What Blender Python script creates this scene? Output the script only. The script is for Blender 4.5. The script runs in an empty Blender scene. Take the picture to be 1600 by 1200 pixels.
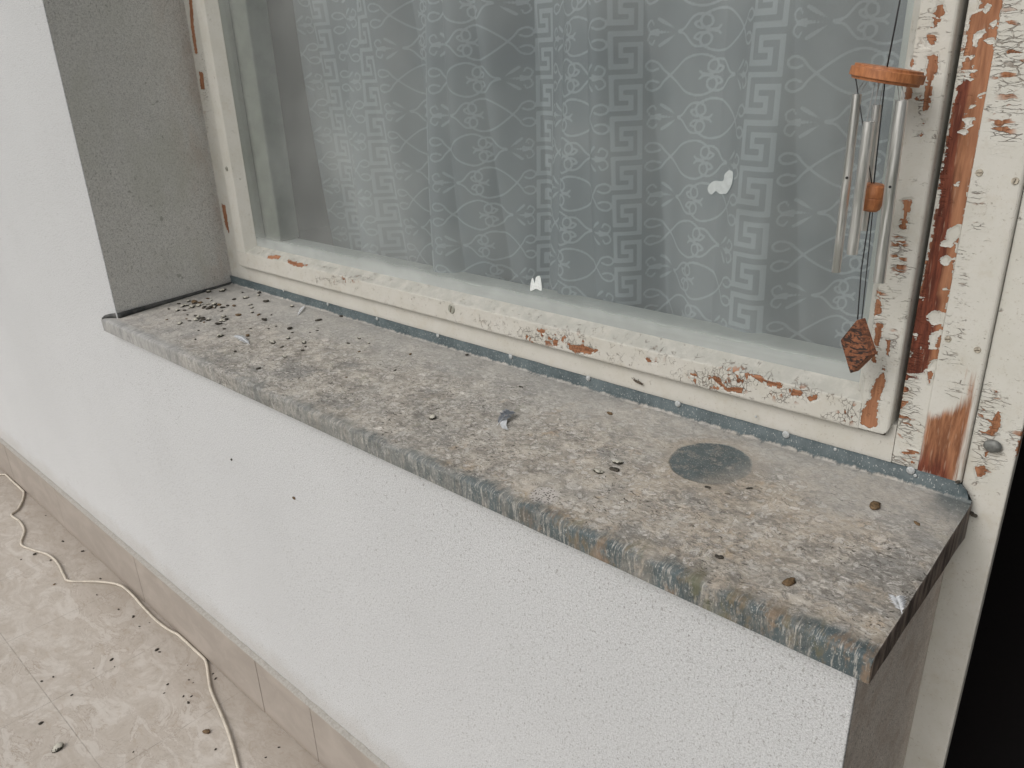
import bpy, bmesh, math, random
import numpy as np
from mathutils import Vector, Matrix, noise as mnoise
random.seed(7); rng = np.random.default_rng(7)
SC = bpy.context.scene
# ------------------------------------------------------------------ camera
H = 1.2837
F = 1225.9176
RM = np.array([[0.7382773268148055, -0.2324512153881664, 0.6331769272294666],
               [0.6736011898630809, 0.3024666050366944, -0.6743704653911135],
               [-0.03475666448649159, 0.9243810822935207, 0.3798836518878285]])
# columns of RM: camera right, up, back  (camera looks along -back)
CAMLOC = np.array([0.0, -0.58, H])
cam = bpy.data.cameras.new("camera"); camo = bpy.data.objects.new("camera", cam)
SC.collection.objects.link(camo)
cam.sensor_width = 36; cam.lens = F / 1600 * 36; cam.clip_start = 0.02; cam.clip_end = 2000
M = Matrix([[*RM[0], CAMLOC[0]], [*RM[1], CAMLOC[1]], [*RM[2], CAMLOC[2]], [0, 0, 0, 1]])
camo.matrix_world = M
SC.camera = camo
# ------------------------------------------------------------------ world, sun, exposure
SUN_EL, SUN_AZ = math.radians(40), math.radians(192)     # from the left front, overcast
w = bpy.data.worlds.new("World"); SC.world = w; w.use_nodes = True
nt = w.node_tree; nt.nodes.clear()
out = nt.nodes.new('ShaderNodeOutputWorld'); bg = nt.nodes.new('ShaderNodeBackground')
sky = nt.nodes.new('ShaderNodeTexSky'); sky.sky_type = 'NISHITA'; sky.sun_disc = False
sky.sun_elevation = SUN_EL; sky.sun_rotation = SUN_AZ; sky.air_density = 1.0; sky.dust_density = 6.0; sky.ozone_density = 1.0
hs = nt.nodes.new('ShaderNodeHueSaturation'); hs.inputs['Saturation'].default_value = 0.34
nt.links.new(sky.outputs[0], hs.inputs['Color']); nt.links.new(hs.outputs[0], bg.inputs[0]); nt.links.new(bg.outputs[0], out.inputs[0])
bg.inputs[1].default_value = 0.126
sun = bpy.data.lights.new("sun", 'SUN'); sun.energy = 0.95; sun.angle = math.radians(36); sun.color = (1.0, 0.99, 0.975)
suno = bpy.data.objects.new("sun", sun); SC.collection.objects.link(suno)
sd = Vector((math.sin(SUN_AZ) * math.cos(SUN_EL), math.cos(SUN_AZ) * math.cos(SUN_EL), math.sin(SUN_EL)))
suno.rotation_euler = sd.to_track_quat('Z', 'Y').to_euler(); suno.location = (-3, -4, 5)
SC.view_settings.view_transform = 'Standard'; SC.view_settings.look = 'None'
SC.view_settings.exposure = -0.34; SC.view_settings.gamma = 1.0
SC.cycles.max_bounces = 8; SC.cycles.transparent_max_bounces = 16

# ------------------------------------------------------------------ helpers
def at(px, py, axis, val):
    """point of the plane <axis>=val seen at photo pixel (px,py) (1600x1200)"""
    d = RM @ np.array([(px - 800) / F, -(py - 600) / F, -1.0])
    return CAMLOC + d * (val - CAMLOC[axis]) / d[axis]

def link(o, parent=None):
    SC.collection.objects.link(o)
    if parent is not None: o.parent = parent
    return o

def tag(o, label=None, cat=None, group=None, kind=None):
    if label: o['label'] = label
    if cat: o['category'] = cat
    if group: o['group'] = group
    if kind: o['kind'] = kind
    return o

def empty(name, loc, label, cat, group=None):
    o = bpy.data.objects.new(name, None); o.empty_display_size = 0.05; o.location = loc
    link(o); return tag(o, label, cat, group)

def mesh_obj(name, verts, faces, mat=None, parent=None, smooth=False, attrs=None):
    me = bpy.data.meshes.new(name)
    if parent is not None:
        pl = np.array(parent.location if parent.parent is None else parent.matrix_world.translation)
        if parent.parent is not None: pl = np.array(parent.location) + np.array(parent.parent.location)
        verts = [tuple(np.array(v) - pl) for v in verts]
    else:
        verts = [tuple(v) for v in verts]
    me.from_pydata(verts, [], [tuple(f) for f in faces]); me.update()
    if mat: me.materials.append(mat)
    if smooth: me.polygons.foreach_set('use_smooth', [True] * len(me.polygons))
    if attrs:
        for k, a in attrs.items():
            at_ = me.attributes.new(k, 'FLOAT', 'POINT'); at_.data.foreach_set('value', np.asarray(a, dtype=np.float32))
    o = bpy.data.objects.new(name, me); link(o, parent)
    return o

def bm_obj(name, bm, mat=None, parent=None, smooth=True):
    me = bpy.data.meshes.new(name)
    if parent is not None:
        off = Vector(parent.location)
        if parent.parent is not None: off = off + Vector(parent.parent.location)
        bmesh.ops.translate(bm, verts=bm.verts, vec=-off)
    bm.to_mesh(me); bm.free()
    if mat: me.materials.append(mat)
    if smooth: me.polygons.foreach_set('use_smooth', [True] * len(me.polygons))
    o = bpy.data.objects.new(name, me); link(o, parent)
    return o

def box_vf(a, b):
    x0, y0, z0 = a; x1, y1, z1 = b
    v = [(x0, y0, z0), (x1, y0, z0), (x1, y1, z0), (x0, y1, z0), (x0, y0, z1), (x1, y0, z1), (x1, y1, z1), (x0, y1, z1)]
    f = [(0, 3, 2, 1), (4, 5, 6, 7), (0, 1, 5, 4), (1, 2, 6, 5), (2, 3, 7, 6), (3, 0, 4, 7)]
    return v, f

def box(name, a, b, mat, parent=None, bevel=0.0):
    v, f = box_vf(a, b); o = mesh_obj(name, v, f, mat, parent)
    if bevel: add_bevel(o, bevel)
    return o

def add_bevel(o, w_, seg=2, ang=35):
    m = o.modifiers.new('bevel', 'BEVEL'); m.width = w_; m.segments = seg; m.limit_method = 'ANGLE'; m.angle_limit = math.radians(ang)
    return m

def tube_vf(pts, r, n=8, cap=True):
    pts = [Vector(p) for p in pts]; V = []; Fc = []
    prev = None
    for i, p in enumerate(pts):
        t = (pts[min(i + 1, len(pts) - 1)] - pts[max(i - 1, 0)]).normalized()
        if prev is None:
            a = Vector((0, 0, 1)) if abs(t.z) < .9 else Vector((1, 0, 0))
            u = t.cross(a).normalized()
        else:
            u = (prev - t * prev.dot(t)).normalized()
        prev = u; v = t.cross(u)
        rr = r[i] if hasattr(r, '__len__') else r
        for k in range(n):
            an = 2 * math.pi * k / n
            V.append(tuple(p + (u * math.cos(an) + v * math.sin(an)) * rr))
    for i in range(len(pts) - 1):
        for k in range(n):
            Fc.append((i * n + k, i * n + (k + 1) % n, (i + 1) * n + (k + 1) % n, (i + 1) * n + k))
    if cap:
        Fc.append(tuple(range(n - 1, -1, -1))); Fc.append(tuple((len(pts) - 1) * n + k for k in range(n)))
    return V, Fc

def catmull(P, sub=8):
    P = [np.array(p, float) for p in P]; P = [2 * P[0] - P[1]] + P + [2 * P[-1] - P[-2]]; o = []
    for i in range(1, len(P) - 2):
        for k in range(sub):
            t = k / sub
            o.append(.5 * ((2 * P[i]) + (-P[i-1] + P[i+1]) * t + (2*P[i-1] - 5*P[i] + 4*P[i+1] - P[i+2]) * t*t + (-P[i-1] + 3*P[i] - 3*P[i+1] + P[i+2]) * t**3))
    o.append(P[-2]); return o

# ------------------------------------------------------------------ node material helper
class NB:
    def __init__(s, name):
        s.m = bpy.data.materials.new(name); s.m.use_nodes = True; s.t = s.m.node_tree
        s.b = s.t.nodes['Principled BSDF']; s.o = s.t.nodes['Material Output']
        s.tc = s.t.nodes.new('ShaderNodeTexCoord')
        s.pos = None
    def n(s, typ, **k):
        nd = s.t.nodes.new(typ)
        for a, v in k.items(): setattr(nd, a, v)
        return nd
    def L(s, a, b): s.t.links.new(a, b)
    def set(s, inp, v):
        if hasattr(v, 'is_output') or isinstance(v, bpy.types.NodeSocket): s.L(v, inp)
        else: inp.default_value = v
    def world(s):
        if s.pos is None: s.pos = s.n('ShaderNodeNewGeometry').outputs['Position']
        return s.pos
    def map(s, sc=(1, 1, 1), rot=(0, 0, 0), loc=(0, 0, 0), vec=None):
        mp = s.n('ShaderNodeMapping'); s.L(vec or s.world(), mp.inputs['Vector'])
        mp.inputs['Scale'].default_value = sc; mp.inputs['Rotation'].default_value = rot; mp.inputs['Location'].default_value = loc
        return mp.outputs[0]
    def noise(s, vec, scale, detail=3, rough=.55, dist=0.0, out='Fac'):
        nd = s.n('ShaderNodeTexNoise'); s.L(vec, nd.inputs['Vector']); nd.inputs['Scale'].default_value = scale
        nd.inputs['Detail'].default_value = detail; nd.inputs['Roughness'].default_value = rough; nd.inputs['Distortion'].default_value = dist
        return nd.outputs[out]
    def voro(s, vec, scale, feature='F1', rand=1.0, out='Distance'):
        nd = s.n('ShaderNodeTexVoronoi', feature=feature); s.L(vec, nd.inputs['Vector']); nd.inputs['Scale'].default_value = scale
        nd.inputs['Randomness'].default_value = rand
        return nd.outputs[out]
    def math(s, op, a, b=0.0, c=None, clamp=False):
        nd = s.n('ShaderNodeMath', operation=op, use_clamp=clamp); s.set(nd.inputs[0], a); s.set(nd.inputs[1], b)
        if c is not None: s.set(nd.inputs[2], c)
        return nd.outputs[0]
    def ramp(s, v, a, b, lo=0.0, hi=1.0, smooth=True):
        nd = s.n('ShaderNodeMapRange', clamp=True)
        if smooth: nd.interpolation_type = 'SMOOTHSTEP'
        s.set(nd.inputs['Value'], v); nd.inputs['From Min'].default_value = a; nd.inputs['From Max'].default_value = b
        nd.inputs['To Min'].default_value = lo; nd.inputs['To Max'].default_value = hi
        return nd.outputs[0]
    def mix(s, f, a, b, mode='MIX'):
        nd = s.n('ShaderNodeMix', data_type='RGBA', blend_type=mode); s.set(nd.inputs[0], f)
        s.set(nd.inputs[6], a if not isinstance(a, tuple) else (*a[:3], 1)); s.set(nd.inputs[7], b if not isinstance(b, tuple) else (*b[:3], 1))
        return nd.outputs[2]
    def attr(s, name):
        return s.n('ShaderNodeAttribute', attribute_name=name).outputs['Fac']
    def sep(s, vec=None):
        nd = s.n('ShaderNodeSeparateXYZ'); s.L(vec or s.world(), nd.inputs[0]); return nd.outputs
    def bump(s, h, dist=.001, strength=1.0, normal=None):
        nd = s.n('ShaderNodeBump'); s.L(h, nd.inputs['Height']); nd.inputs['Distance'].default_value = dist; nd.inputs['Strength'].default_value = strength
        if normal is not None: s.L(normal, nd.inputs['Normal'])
        return nd.outputs[0]
    def fin(s, color, rough=.7, bump=None, metal=None, spec=None):
        s.set(s.b.inputs['Base Color'], color if not isinstance(color, tuple) else (*color[:3], 1)); s.set(s.b.inputs['Roughness'], rough)
        if bump is not None: s.L(bump, s.b.inputs['Normal'])
        if metal is not None: s.set(s.b.inputs['Metallic'], metal)
        if spec is not None: s.b.inputs['Specular IOR Level'].default_value = spec
        return s.m

def simple(name, c, rough=.7, metal=0.0, var=.12, scale=120):
    k = NB(name); nz = k.noise(k.world(), scale, 3)
    f = k.ramp(nz, .3, .7)
    return k.fin(k.mix(f, tuple(x * (1 - var) for x in c), tuple(x * (1 + var) for x in c)), rough, metal=metal)

# ------------------------------------------------------------------ materials
def mat_plaster(name, base, dirt, dirt_amt):
    k = NB(name); P = k.world()
    grain = k.voro(P, 430); g2 = k.noise(P, 300, 4, .85); g3 = k.noise(P, 150, 3, .8)
    gx = k.noise(k.map(loc=(5, 5, 5)), 620, 2, .8)
    big = k.noise(P, 2.3, 4, .6); mid = k.noise(P, 14, 4, .65)
    h = k.math('ADD', k.math('MULTIPLY', grain, .15), k.math('ADD', g2, k.math('MULTIPLY', gx, .8)))
    col = k.mix(k.ramp(big, .3, .7), base, tuple(x * .94 for x in base))
    col = k.mix(k.math('MULTIPLY', k.ramp(mid, .5, .8), dirt_amt), col, dirt)
    pits = k.ramp(g2, .66, .74); pitm = k.ramp(k.noise(P, 4, 2), .40, .60)
    col = k.mix(k.math('MULTIPLY', k.math('MULTIPLY', pits, pitm), .38), col, tuple(x * .45 for x in dirt))
    sp = k.math('MULTIPLY', k.ramp(k.noise(P, 210, 1, .5), .76, .80), .5)
    col = k.mix(sp, col, (.10, .095, .085))
    
    gs = k.noise(k.map(loc=(3, 1, 4)), 560, 2, .8)
    gsb = k.noise(k.map(loc=(3, 8, 4)), 380, 3, .85)
    col = k.mix(k.ramp(gs, .42, .62, 0, .66), col, tuple(x * .60 for x in base))
    col = k.mix(k.ramp(gsb, .44, .66, 0, .42), col, tuple(x * .55 for x in base))
    col = k.mix(k.ramp(gsb, .40, .30, 0, .6), col, tuple(min(.86, x * 1.15) for x in base))
    col = k.mix(k.math('MULTIPLY', k.ramp(gs, .62, .68), .45), col, tuple(x * .35 for x in dirt))
    for sc_, th_, am_, lc in ((150, .61, .50, 1), (280, .59, .62, 5), (85, .67, .35, 9)):
        sp_ = k.ramp(k.noise(k.map((1, 1, .8), loc=(lc, 2, lc)), sc_, 3, .75), th_, th_ + .04)
        zone = k.ramp(k.noise(k.map(loc=(lc, lc, 3)), 3.5, 3, .6), .40, .62, .25, 1)
        col = k.mix(k.math('MULTIPLY', k.math('MULTIPLY', sp_, zone), am_), col, tuple(x * .42 for x in dirt))
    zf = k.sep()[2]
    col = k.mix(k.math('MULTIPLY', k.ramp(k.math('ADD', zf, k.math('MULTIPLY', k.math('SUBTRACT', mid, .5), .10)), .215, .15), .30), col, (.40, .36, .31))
    return k, col, k.bump(h, .0018, .9)
k, c, b = mat_plaster('white_plaster', (.75, .765, .775), (.48, .47, .44), .06)
M_PLASTER = k.fin(c, .93, b, spec=.2)
k, c, b = mat_plaster('dirty_plaster', (.88, .87, .835), (.68, .66, .60), .5)
xs = k.sep()
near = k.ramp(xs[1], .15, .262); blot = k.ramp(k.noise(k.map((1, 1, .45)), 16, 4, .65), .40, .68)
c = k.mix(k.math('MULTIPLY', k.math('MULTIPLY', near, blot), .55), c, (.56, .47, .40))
c = k.mix(k.math('MULTIPLY', k.ramp(k.noise(k.map((1, 1, .6), loc=(3, 1, 2)), 7, 3), .52, .72), .35), c, (.56, .57, .49))
c = k.mix(k.math('MULTIPLY', k.ramp(k.noise(k.map(loc=(5, 2, 2)), 55, 2), .70, .76), .5), c, (.2, .2, .16))
M_REVEAL = k.fin(c, .95, b, spec=.15)
k, c, b = mat_plaster('brown_plaster', (.80, .735, .66), (.48, .42, .36), .7)
c = k.mix(k.math('MULTIPLY', k.ramp(k.noise(k.world(), 26, 4, .7), .45, .7), .6), c, (.50, .41, .34))
M_REVEAL_B = k.fin(c, .95, b, spec=.15)

def mat_paint(name, vertical=True, tint=(.58, .57, .525)):
    """old cream oil paint, cracked and flaked off down to the wood; sd/crack/dark/brush come from mesh attributes"""
    k = NB(name); P = k.world()
    if vertical: SG = (1, 1, .10); SCk = (.30, .5, 1.35)
    else: SG = (.10, 1, 1); SCk = (.95, .5, .75)
    warp = k.n('ShaderNodeVectorMath', operation='MULTIPLY_ADD')
    wn = k.n('ShaderNodeTexNoise'); k.L(P, wn.inputs['Vector']); wn.inputs['Scale'].default_value = 170; wn.inputs['Detail'].default_value = 3
    k.L(wn.outputs['Color'], warp.inputs[0]); warp.inputs[1].default_value = (.004, .004, .004); k.L(P, warp.inputs[2])
    WP = warp.outputs[0]
    cellv = k.n('ShaderNodeTexVoronoi', feature='F1'); mp = k.map(SCk, vec=WP); k.L(mp, cellv.inputs['Vector']); cellv.inputs['Scale'].default_value = 230
    cell = k.sep(cellv.outputs['Color'])[0]
    fine = k.noise(P, 420, 3, .6)
    sdm = k.attr('sd')      # mm, >0 bare
    e = k.math('ADD', sdm, k.math('MULTIPLY', k.math('SUBTRACT', cell, .5), 2.6))
    e = k.math('ADD', e, k.math('MULTIPLY', k.math('SUBTRACT', fine, .5), 2.2))
    bare = k.ramp(e, -.12, .12)
    # cracks
    edge = k.voro(mp, 230, 'DISTANCE_TO_EDGE'); edge2 = k.voro(k.map(tuple(x * .5 for x in SCk), vec=WP, loc=(2, 3, 4)), 230, 'DISTANCE_TO_EDGE')
    ck = k.attr('crack'); gate = k.noise(k.map((1, 1, 1), loc=(7, 7, 7)), 95, 3, .6)
    g = k.math('MULTIPLY', k.ramp(k.math('ADD', gate, k.math('MULTIPLY', ck, .32)), .68, .82), 1.0)
    ln = k.math('MULTIPLY', k.ramp(edge, .012, .06, 1, 0), g)
    g2 = k.ramp(k.math('ADD', k.noise(k.map(loc=(1, 9, 2)), 60, 3, .6), k.math('MULTIPLY', ck, .35)), .70, .82)
    ln = k.math('MAXIMUM', ln, k.math('MULTIPLY', k.ramp(edge2, .008, .035, 1, 0), g2))
    # tiny chips inside strongly cracked zones
    chip = k.math('MULTIPLY', k.ramp(k.math('ADD', cell, k.math('MULTIPLY', ck, .30)), 1.09, 1.12), k.ramp(ck, .48, .80))
    bare = k.math('MAXIMUM', bare, chip)
    # paint
    mott = k.noise(P, 22, 4, .6); sm = k.noise(P, 160, 3, .6)
    pc = k.mix(k.ramp(mott, .35, .7), tint, tuple(x * y for x, y in zip(tint, (.93, .93, .91))))
    pc = k.mix(k.math('MULTIPLY', k.ramp(sm, .55, .75), .25), pc, (.46, .43, .36))
    pc = k.mix(k.math('MULTIPLY', k.ramp(k.noise(k.map(loc=(4, 4, 1)), 8, 4, .7), .52, .72), .25), pc, (.50, .47, .40))
    pc = k.mix(k.math('MULTIPLY', k.ramp(k.noise(k.map(loc=(2, 7, 1)), 330, 3, .7), .60, .70), k.ramp(k.noise(k.map(loc=(6, 7, 1)), 18, 3), .35, .6, .1, .65)), pc, (.33, .29, .23))
    pc = k.mix(k.ramp(k.noise(k.map(loc=(1, 2, 7)), 36, 5, .75), .50, .72, 0, .45), pc, (.47, .43, .35))
    grime = k.attr('grime')
    pc = k.mix(k.math('MULTIPLY', grime, k.ramp(k.noise(P, 45, 4, .7), .25, .65, .35, .95)), pc, (.33, .33, .30))
    # wood
    gr = k.noise(k.map(SG), 260, 4, .7); gr2 = k.noise(k.map(SG, loc=(3, 0, 1)), 70, 3, .6); dk = k.attr('dark')
    wc = k.mix(k.ramp(gr, .3, .7), (.17, .066, .030), (.37, .170, .085))
    wc = k.mix(k.math('MULTIPLY', k.ramp(gr2, .45, .65), .5), wc, (.42, .20, .11))
    wc2 = k.mix(k.ramp(gr, .35, .7), (.085, .020, .010), (.20, .055, .028))
    dkf = k.ramp(k.math('ADD', dk, k.math('MULTIPLY', k.math('SUBTRACT', gr2, .5), .9)), .25, .75)
    wc = k.mix(dkf, wc, wc2)
    wc = k.mix(k.math('MULTIPLY', k.ramp(k.noise(k.map(SG, loc=(8, 3, 3)), 420, 2), .60, .72), .30), wc, (.50, .36, .26))
    # brushed thin paint
    br = k.attr('brush'); streak = k.noise(k.map((1, 1, .05)), 330, 3, .7)
    bf = k.ramp(k.math('ADD', br, k.math('MULTIPLY', k.math('SUBTRACT', streak, .5), 1.1)), .30, .78)
    crackc = (.115, .075, .05)
    col = k.mix(k.math('MULTIPLY', ln, .62), pc, crackc)
    lip = k.ramp(e, -.75, -.05, 0, .0)
    allbare = k.math('MAXIMUM', bare, bf)
    col = k.mix(allbare, col, wc)
    # height : paint film 0.5mm over wood, lifted next to chips
    film = k.math('SUBTRACT', 1.0, bare)
    lift = k.math('MULTIPLY', k.ramp(e, -2.6, -.2), film)
    hgt = k.math('ADD', film, k.math('MULTIPLY', lift, .7))
    hgt = k.math('SUBTRACT', hgt, k.math('MULTIPLY', ln, .8))
    hgt = k.math('ADD', hgt, k.math('MULTIPLY', k.ramp(k.math('ADD', ck, 0), .2, .9), k.math('MULTIPLY', cell, .5)))
    hgt = k.math('ADD', hgt, k.math('MULTIPLY', sm, .16)); hgt = k.math('ADD', hgt, k.math('MULTIPLY', gr, k.math('MULTIPLY', allbare, .35)))
    rough = k.ramp(allbare, 0, 1, .48, .75)
    return k.fin(col, rough, k.bump(hgt, .0010, 1.0), spec=.4)
M_PAINT_V = mat_paint('peeling_paint_upright', True)
M_PAINT_H = mat_paint('peeling_paint_level', False, (.56, .545, .50))

# metal sill, slate blue paint under a crust of dirt and droppings
pa_, pb_ = at(1110, 692, 2, .8372), at(1110, 758, 2, .8335); pc_, pd_ = at(1045, 725, 2, .8345), at(1175, 725, 2, .8375)
PC = (pa_ + pb_ + pc_ + pd_) / 4
SCAB = tuple(at(850, 774, 2, .826))
def mat_sill():
    k = NB('dirty_sill'); P = k.world(); X, Y, Z = k.sep()[0], k.sep()[1], k.sep()[2]
    flat = k.map((1, 1.0, .6))
    big = k.noise(flat, 7, 4, .65); mid = k.noise(flat, 38, 4, .7, .6); fine = k.noise(flat, 190, 4, .7); vf = k.noise(flat, 560, 2, .6)
    col = k.mix(k.ramp(mid, .32, .68), (.29, .268, .235), (.55, .51, .45))
    col = k.mix(k.math('MULTIPLY', k.ramp(big, .45, .68), .45), col, (.33, .34, .335))
    # brownish right half
    rgt = k.math('MULTIPLY', k.ramp(X, -.75, -.30), k.ramp(k.noise(flat, 16, 4, .65), .30, .62))
    col = k.mix(k.math('MULTIPLY', rgt, .66), col, (.48, .41, .325))
    ora = k.math('MULTIPLY', k.ramp(X, -1.0, -.5), k.ramp(k.noise(k.map(loc=(3, 8, 0)), 26, 3, .6), .60, .72))
    col = k.mix(k.math('MULTIPLY', ora, .55), col, (.42, .31, .20))
    olv = k.ramp(k.noise(k.map(loc=(8, 8, 0)), 20, 3, .6), .60, .74)
    col = k.mix(k.math('MULTIPLY', olv, .40), col, (.29, .29, .20))
    zonA = k.noise(k.map((1, 1.3, .5), loc=(2, 9, 0)), 11, 4, .7); zonB = k.noise(k.map((1, 1.3, .5), loc=(7, 1, 0)), 23, 4, .7)
    col = k.mix(k.ramp(zonA, .50, .66, 0, .70), col, (.235, .240, .235))
    col = k.mix(k.ramp(zonB, .56, .68, 0, .55), col, (.165, .150, .128))
    col = k.mix(k.ramp(zonB, .42, .32, 0, .50), col, (.56, .53, .48))
    # dried drops: pale ovals of two sizes, elongated and warped
    dn = k.n('ShaderNodeTexNoise'); k.L(flat, dn.inputs['Vector']); dn.inputs['Scale'].default_value = 60; dn.inputs['Detail'].default_value = 3
    wv = k.n('ShaderNodeVectorMath', operation='MULTIPLY_ADD'); k.L(dn.outputs['Color'], wv.inputs[0]); wv.inputs[1].default_value = (.022, .016, .0); k.L(P, wv.inputs[2])
    WP = wv.outputs[0]
    for sc, thr, amt, loc, rr in ((84, .36, .90, (0, 0, 0), .36), (140, .34, .65, (3, 5, 1), .38), (52, .38, .60, (9, 2, 1), .45)):
        vn = k.n('ShaderNodeTexVoronoi', feature='F1'); k.L(k.map((1, 1, .3), vec=WP, loc=loc), vn.inputs['Vector']); vn.inputs['Scale'].default_value = sc
        cc = k.sep(vn.outputs['Color']); on = k.ramp(cc[0], rr, rr + .3)
        body = k.math('MULTIPLY', k.ramp(k.math('ADD', vn.outputs['Distance'], k.math('MULTIPLY', k.math('SUBTRACT', fine, .5), .9)), thr * .6, thr * 1.25, 1, 0), on)
        body = k.math('MULTIPLY', body, k.ramp(vf, .35, .62, .35, 1))
        pc = k.mix(cc[1], (.48, .465, .435), (.74, .71, .67))
        col = k.mix(k.math('MULTIPLY', body, amt), col, pc)
        ring = k.math('MULTIPLY', k.math('SUBTRACT', k.ramp(vn.outputs['Distance'], thr * .9, thr * 1.15), k.ramp(vn.outputs['Distance'], thr * 1.15, thr * 1.45)), on)
        col = k.mix(k.math('MULTIPLY', k.math('MULTIPLY', ring, k.ramp(vf, .42, .56)), .6), col, (.14, .13, .12))
    # pinkish scabs, dark flecks
    col = k.mix(k.math('MULTIPLY', k.ramp(k.noise(k.map(loc=(1, 4, 0)), 55, 3, .7), .66, .76), .35), col, (.32, .21, .18))
    fl0 = k.noise(k.map((1.0, 1.7, 1), rot=(0, 0, .4), loc=(5, 2, 0), vec=WP), 105, 5, .8)
    col = k.mix(k.math('MULTIPLY', k.ramp(fl0, .44, .60, 0, .75), k.ramp(zonA, .35, .6, .35, 1)), col, (.16, .148, .130)) if True else k.mix(k.ramp(fl0, .44, .60, 0, .62), col, (.16, .148, .130))
    fl1 = k.noise(k.map((1.0, 1.6, 1), rot=(0, 0, -.2), loc=(1, 7, 0), vec=WP), 170, 4, .8)
    col = k.mix(k.math('MULTIPLY', k.ramp(fl1, .54, .64, 0, .80), k.ramp(zonB, .62, .38, .15, 1)), col, (.66, .625, .57)) if True else k.mix(k.ramp(fl1, .54, .64, 0, .60), col, (.66, .625, .57))
    fl = k.noise(k.map((1.0, 1.9, 1), rot=(0, 0, .5), loc=(2, 2, 0), vec=WP), 150, 4, .75)
    flk = k.math('MULTIPLY', k.ramp(fl, .57, .63), k.ramp(k.noise(flat, 12, 3), .35, .6))
    col = k.mix(k.math('MULTIPLY', flk, .90), col, (.050, .043, .036))
    fl2 = k.ramp(k.noise(k.map(loc=(5, 6, 2)), 380, 3, .7), .68, .76)
    col = k.mix(k.math('MULTIPLY', fl2, .55), col, (.10, .09, .08))
    wsp = k.ramp(k.noise(k.map(loc=(6, 1, 2)), 300, 3, .7), .68, .78)
    col = k.mix(k.math('MULTIPLY', wsp, .6), col, (.54, .52, .48))
    # cleaner grey band near the window and towards the left end
    band = k.math('MULTIPLY', k.ramp(k.math('ADD', Y, k.math('MULTIPLY', k.math('SUBTRACT', k.noise(flat, 9, 3), .5), .18)), .12, .245), .62)
    col = k.mix(band, col, k.mix(k.ramp(fine, .3, .7), (.32, .32, .305), (.43, .42, .395)))
    left = k.math('MULTIPLY', k.ramp(X, -1.15, -1.6), .45)
    col = k.mix(left, col, k.mix(k.ramp(mid, .3, .7), (.37, .36, .345), (.52, .50, .47)))
    sx, sy, _ = SCAB
    dd = k.math('SQRT', k.math('ADD', k.math('POWER', k.math('SUBTRACT', X, sx), 2), k.math('POWER', k.math('SUBTRACT', Y, sy), 2)))
    sc_ = k.ramp(k.math('ADD', dd, k.math('MULTIPLY', k.math('SUBTRACT', fine, .5), .012)), .014, .019, 1, 0)
    col = k.mix(k.math('MULTIPLY', sc_, .85), col, k.mix(k.ramp(k.voro(flat, 330), .30, .42), (.10, .09, .08), (.52, .49, .46)))
    # slate blue bare metal: front lip, back upstand, round flower pot mark, right corner
    blue = k.mix(k.ramp(k.noise(flat, 30, 4, .7), .3, .7), (.054, .074, .080), (.098, .125, .132))
    blue = k.mix(k.math('MULTIPLY', k.ramp(vf, .60, .70), .7), blue, (.45, .46, .44))
    blue = k.mix(k.math('MULTIPLY', k.ramp(fine, .58, .75), .35), blue, (.24, .25, .24))
    lipn = k.noise(k.map((1, .3, .25)), 85, 4, .75); lipb = k.noise(k.map((1, .5, .2), loc=(4, 0, 0)), 13, 3, .6)
    lip = k.ramp(k.math('ADD', k.math('ADD', k.math('MULTIPLY', Y, -28.0), k.math('MULTIPLY', k.math('SUBTRACT', lipn, .5), 1.3)), k.math('MULTIPLY', k.math('SUBTRACT', lipb, .5), 1.9)), .02, .50)
    lip = k.math('MULTIPLY', k.math('MULTIPLY', lip, k.ramp(lipn, .42, .62, 1.0, .62)), k.ramp(X, -1.3, -.40, .35, 1.0))
    dx = k.math('SUBTRACT', X, float(PC[0])); dy = k.math('SUBTRACT', Y, float(PC[1]))
    rad = k.math('SQRT', k.math('ADD', k.math('MULTIPLY', dx, dx), k.math('MULTIPLY', dy, dy)))
    radn = k.math('ADD', rad, k.math('MULTIPLY', k.math('SUBTRACT', k.noise(flat, 90, 4, .7), .5), .006))
    ringed = k.ramp(k.math('ADD', dx, k.math('ADD', k.math('MULTIPLY', dy, -.4), k.math('MULTIPLY', k.math('SUBTRACT', lipb, .5), .05))), .012, .052, 1, .38)
    pot = k.math('MULTIPLY', k.math('MULTIPLY', k.ramp(radn, .0455, .0495, .93, 0), ringed), k.ramp(k.noise(flat, 70, 4, .8), .48, .70, 1, .45))
    halo = k.math('MULTIPLY', k.ramp(k.math('ADD', rad, k.math('MULTIPLY', k.math('SUBTRACT', mid, .5), .04)), .05, .075, 1, 0), .40)
    col = k.mix(halo, col, (.33, .28, .22))
    ups = k.ramp(k.math('ADD', Z, k.math('MULTIPLY', k.math('SUBTRACT', lipn, .5), .010)), .8426, .8452)
    crn = k.math('MULTIPLY', k.ramp(k.math('ADD', X, k.math('MULTIPLY', k.math('SUBTRACT', mid, .5), .05)), -.185, -.15), k.ramp(Y, .19, .25))
    crn2 = k.math('MULTIPLY', k.ramp(k.math('ADD', X, k.math('MULTIPLY', k.math('SUBTRACT', lipn, .5), .06)), -.215, -.185), k.ramp(k.math('ADD', Y, k.math('MULTIPLY', k.math('SUBTRACT', lipn, .5), .02)), .006, -.008))
    lip = k.math('MAXIMUM', lip, crn2)
    bl = k.math('MAXIMUM', k.math('MAXIMUM', lip, pot), k.math('MAXIMUM', ups, k.math('MULTIPLY', crn, .8)))
    # vertical pale runs over the lip
    runs = k.math('MULTIPLY', k.ramp(k.noise(k.map((1, .08, .12), loc=(2, 0, 0)), 330, 4, .8), .53, .62), k.ramp(Y, .002, -.014))
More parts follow.
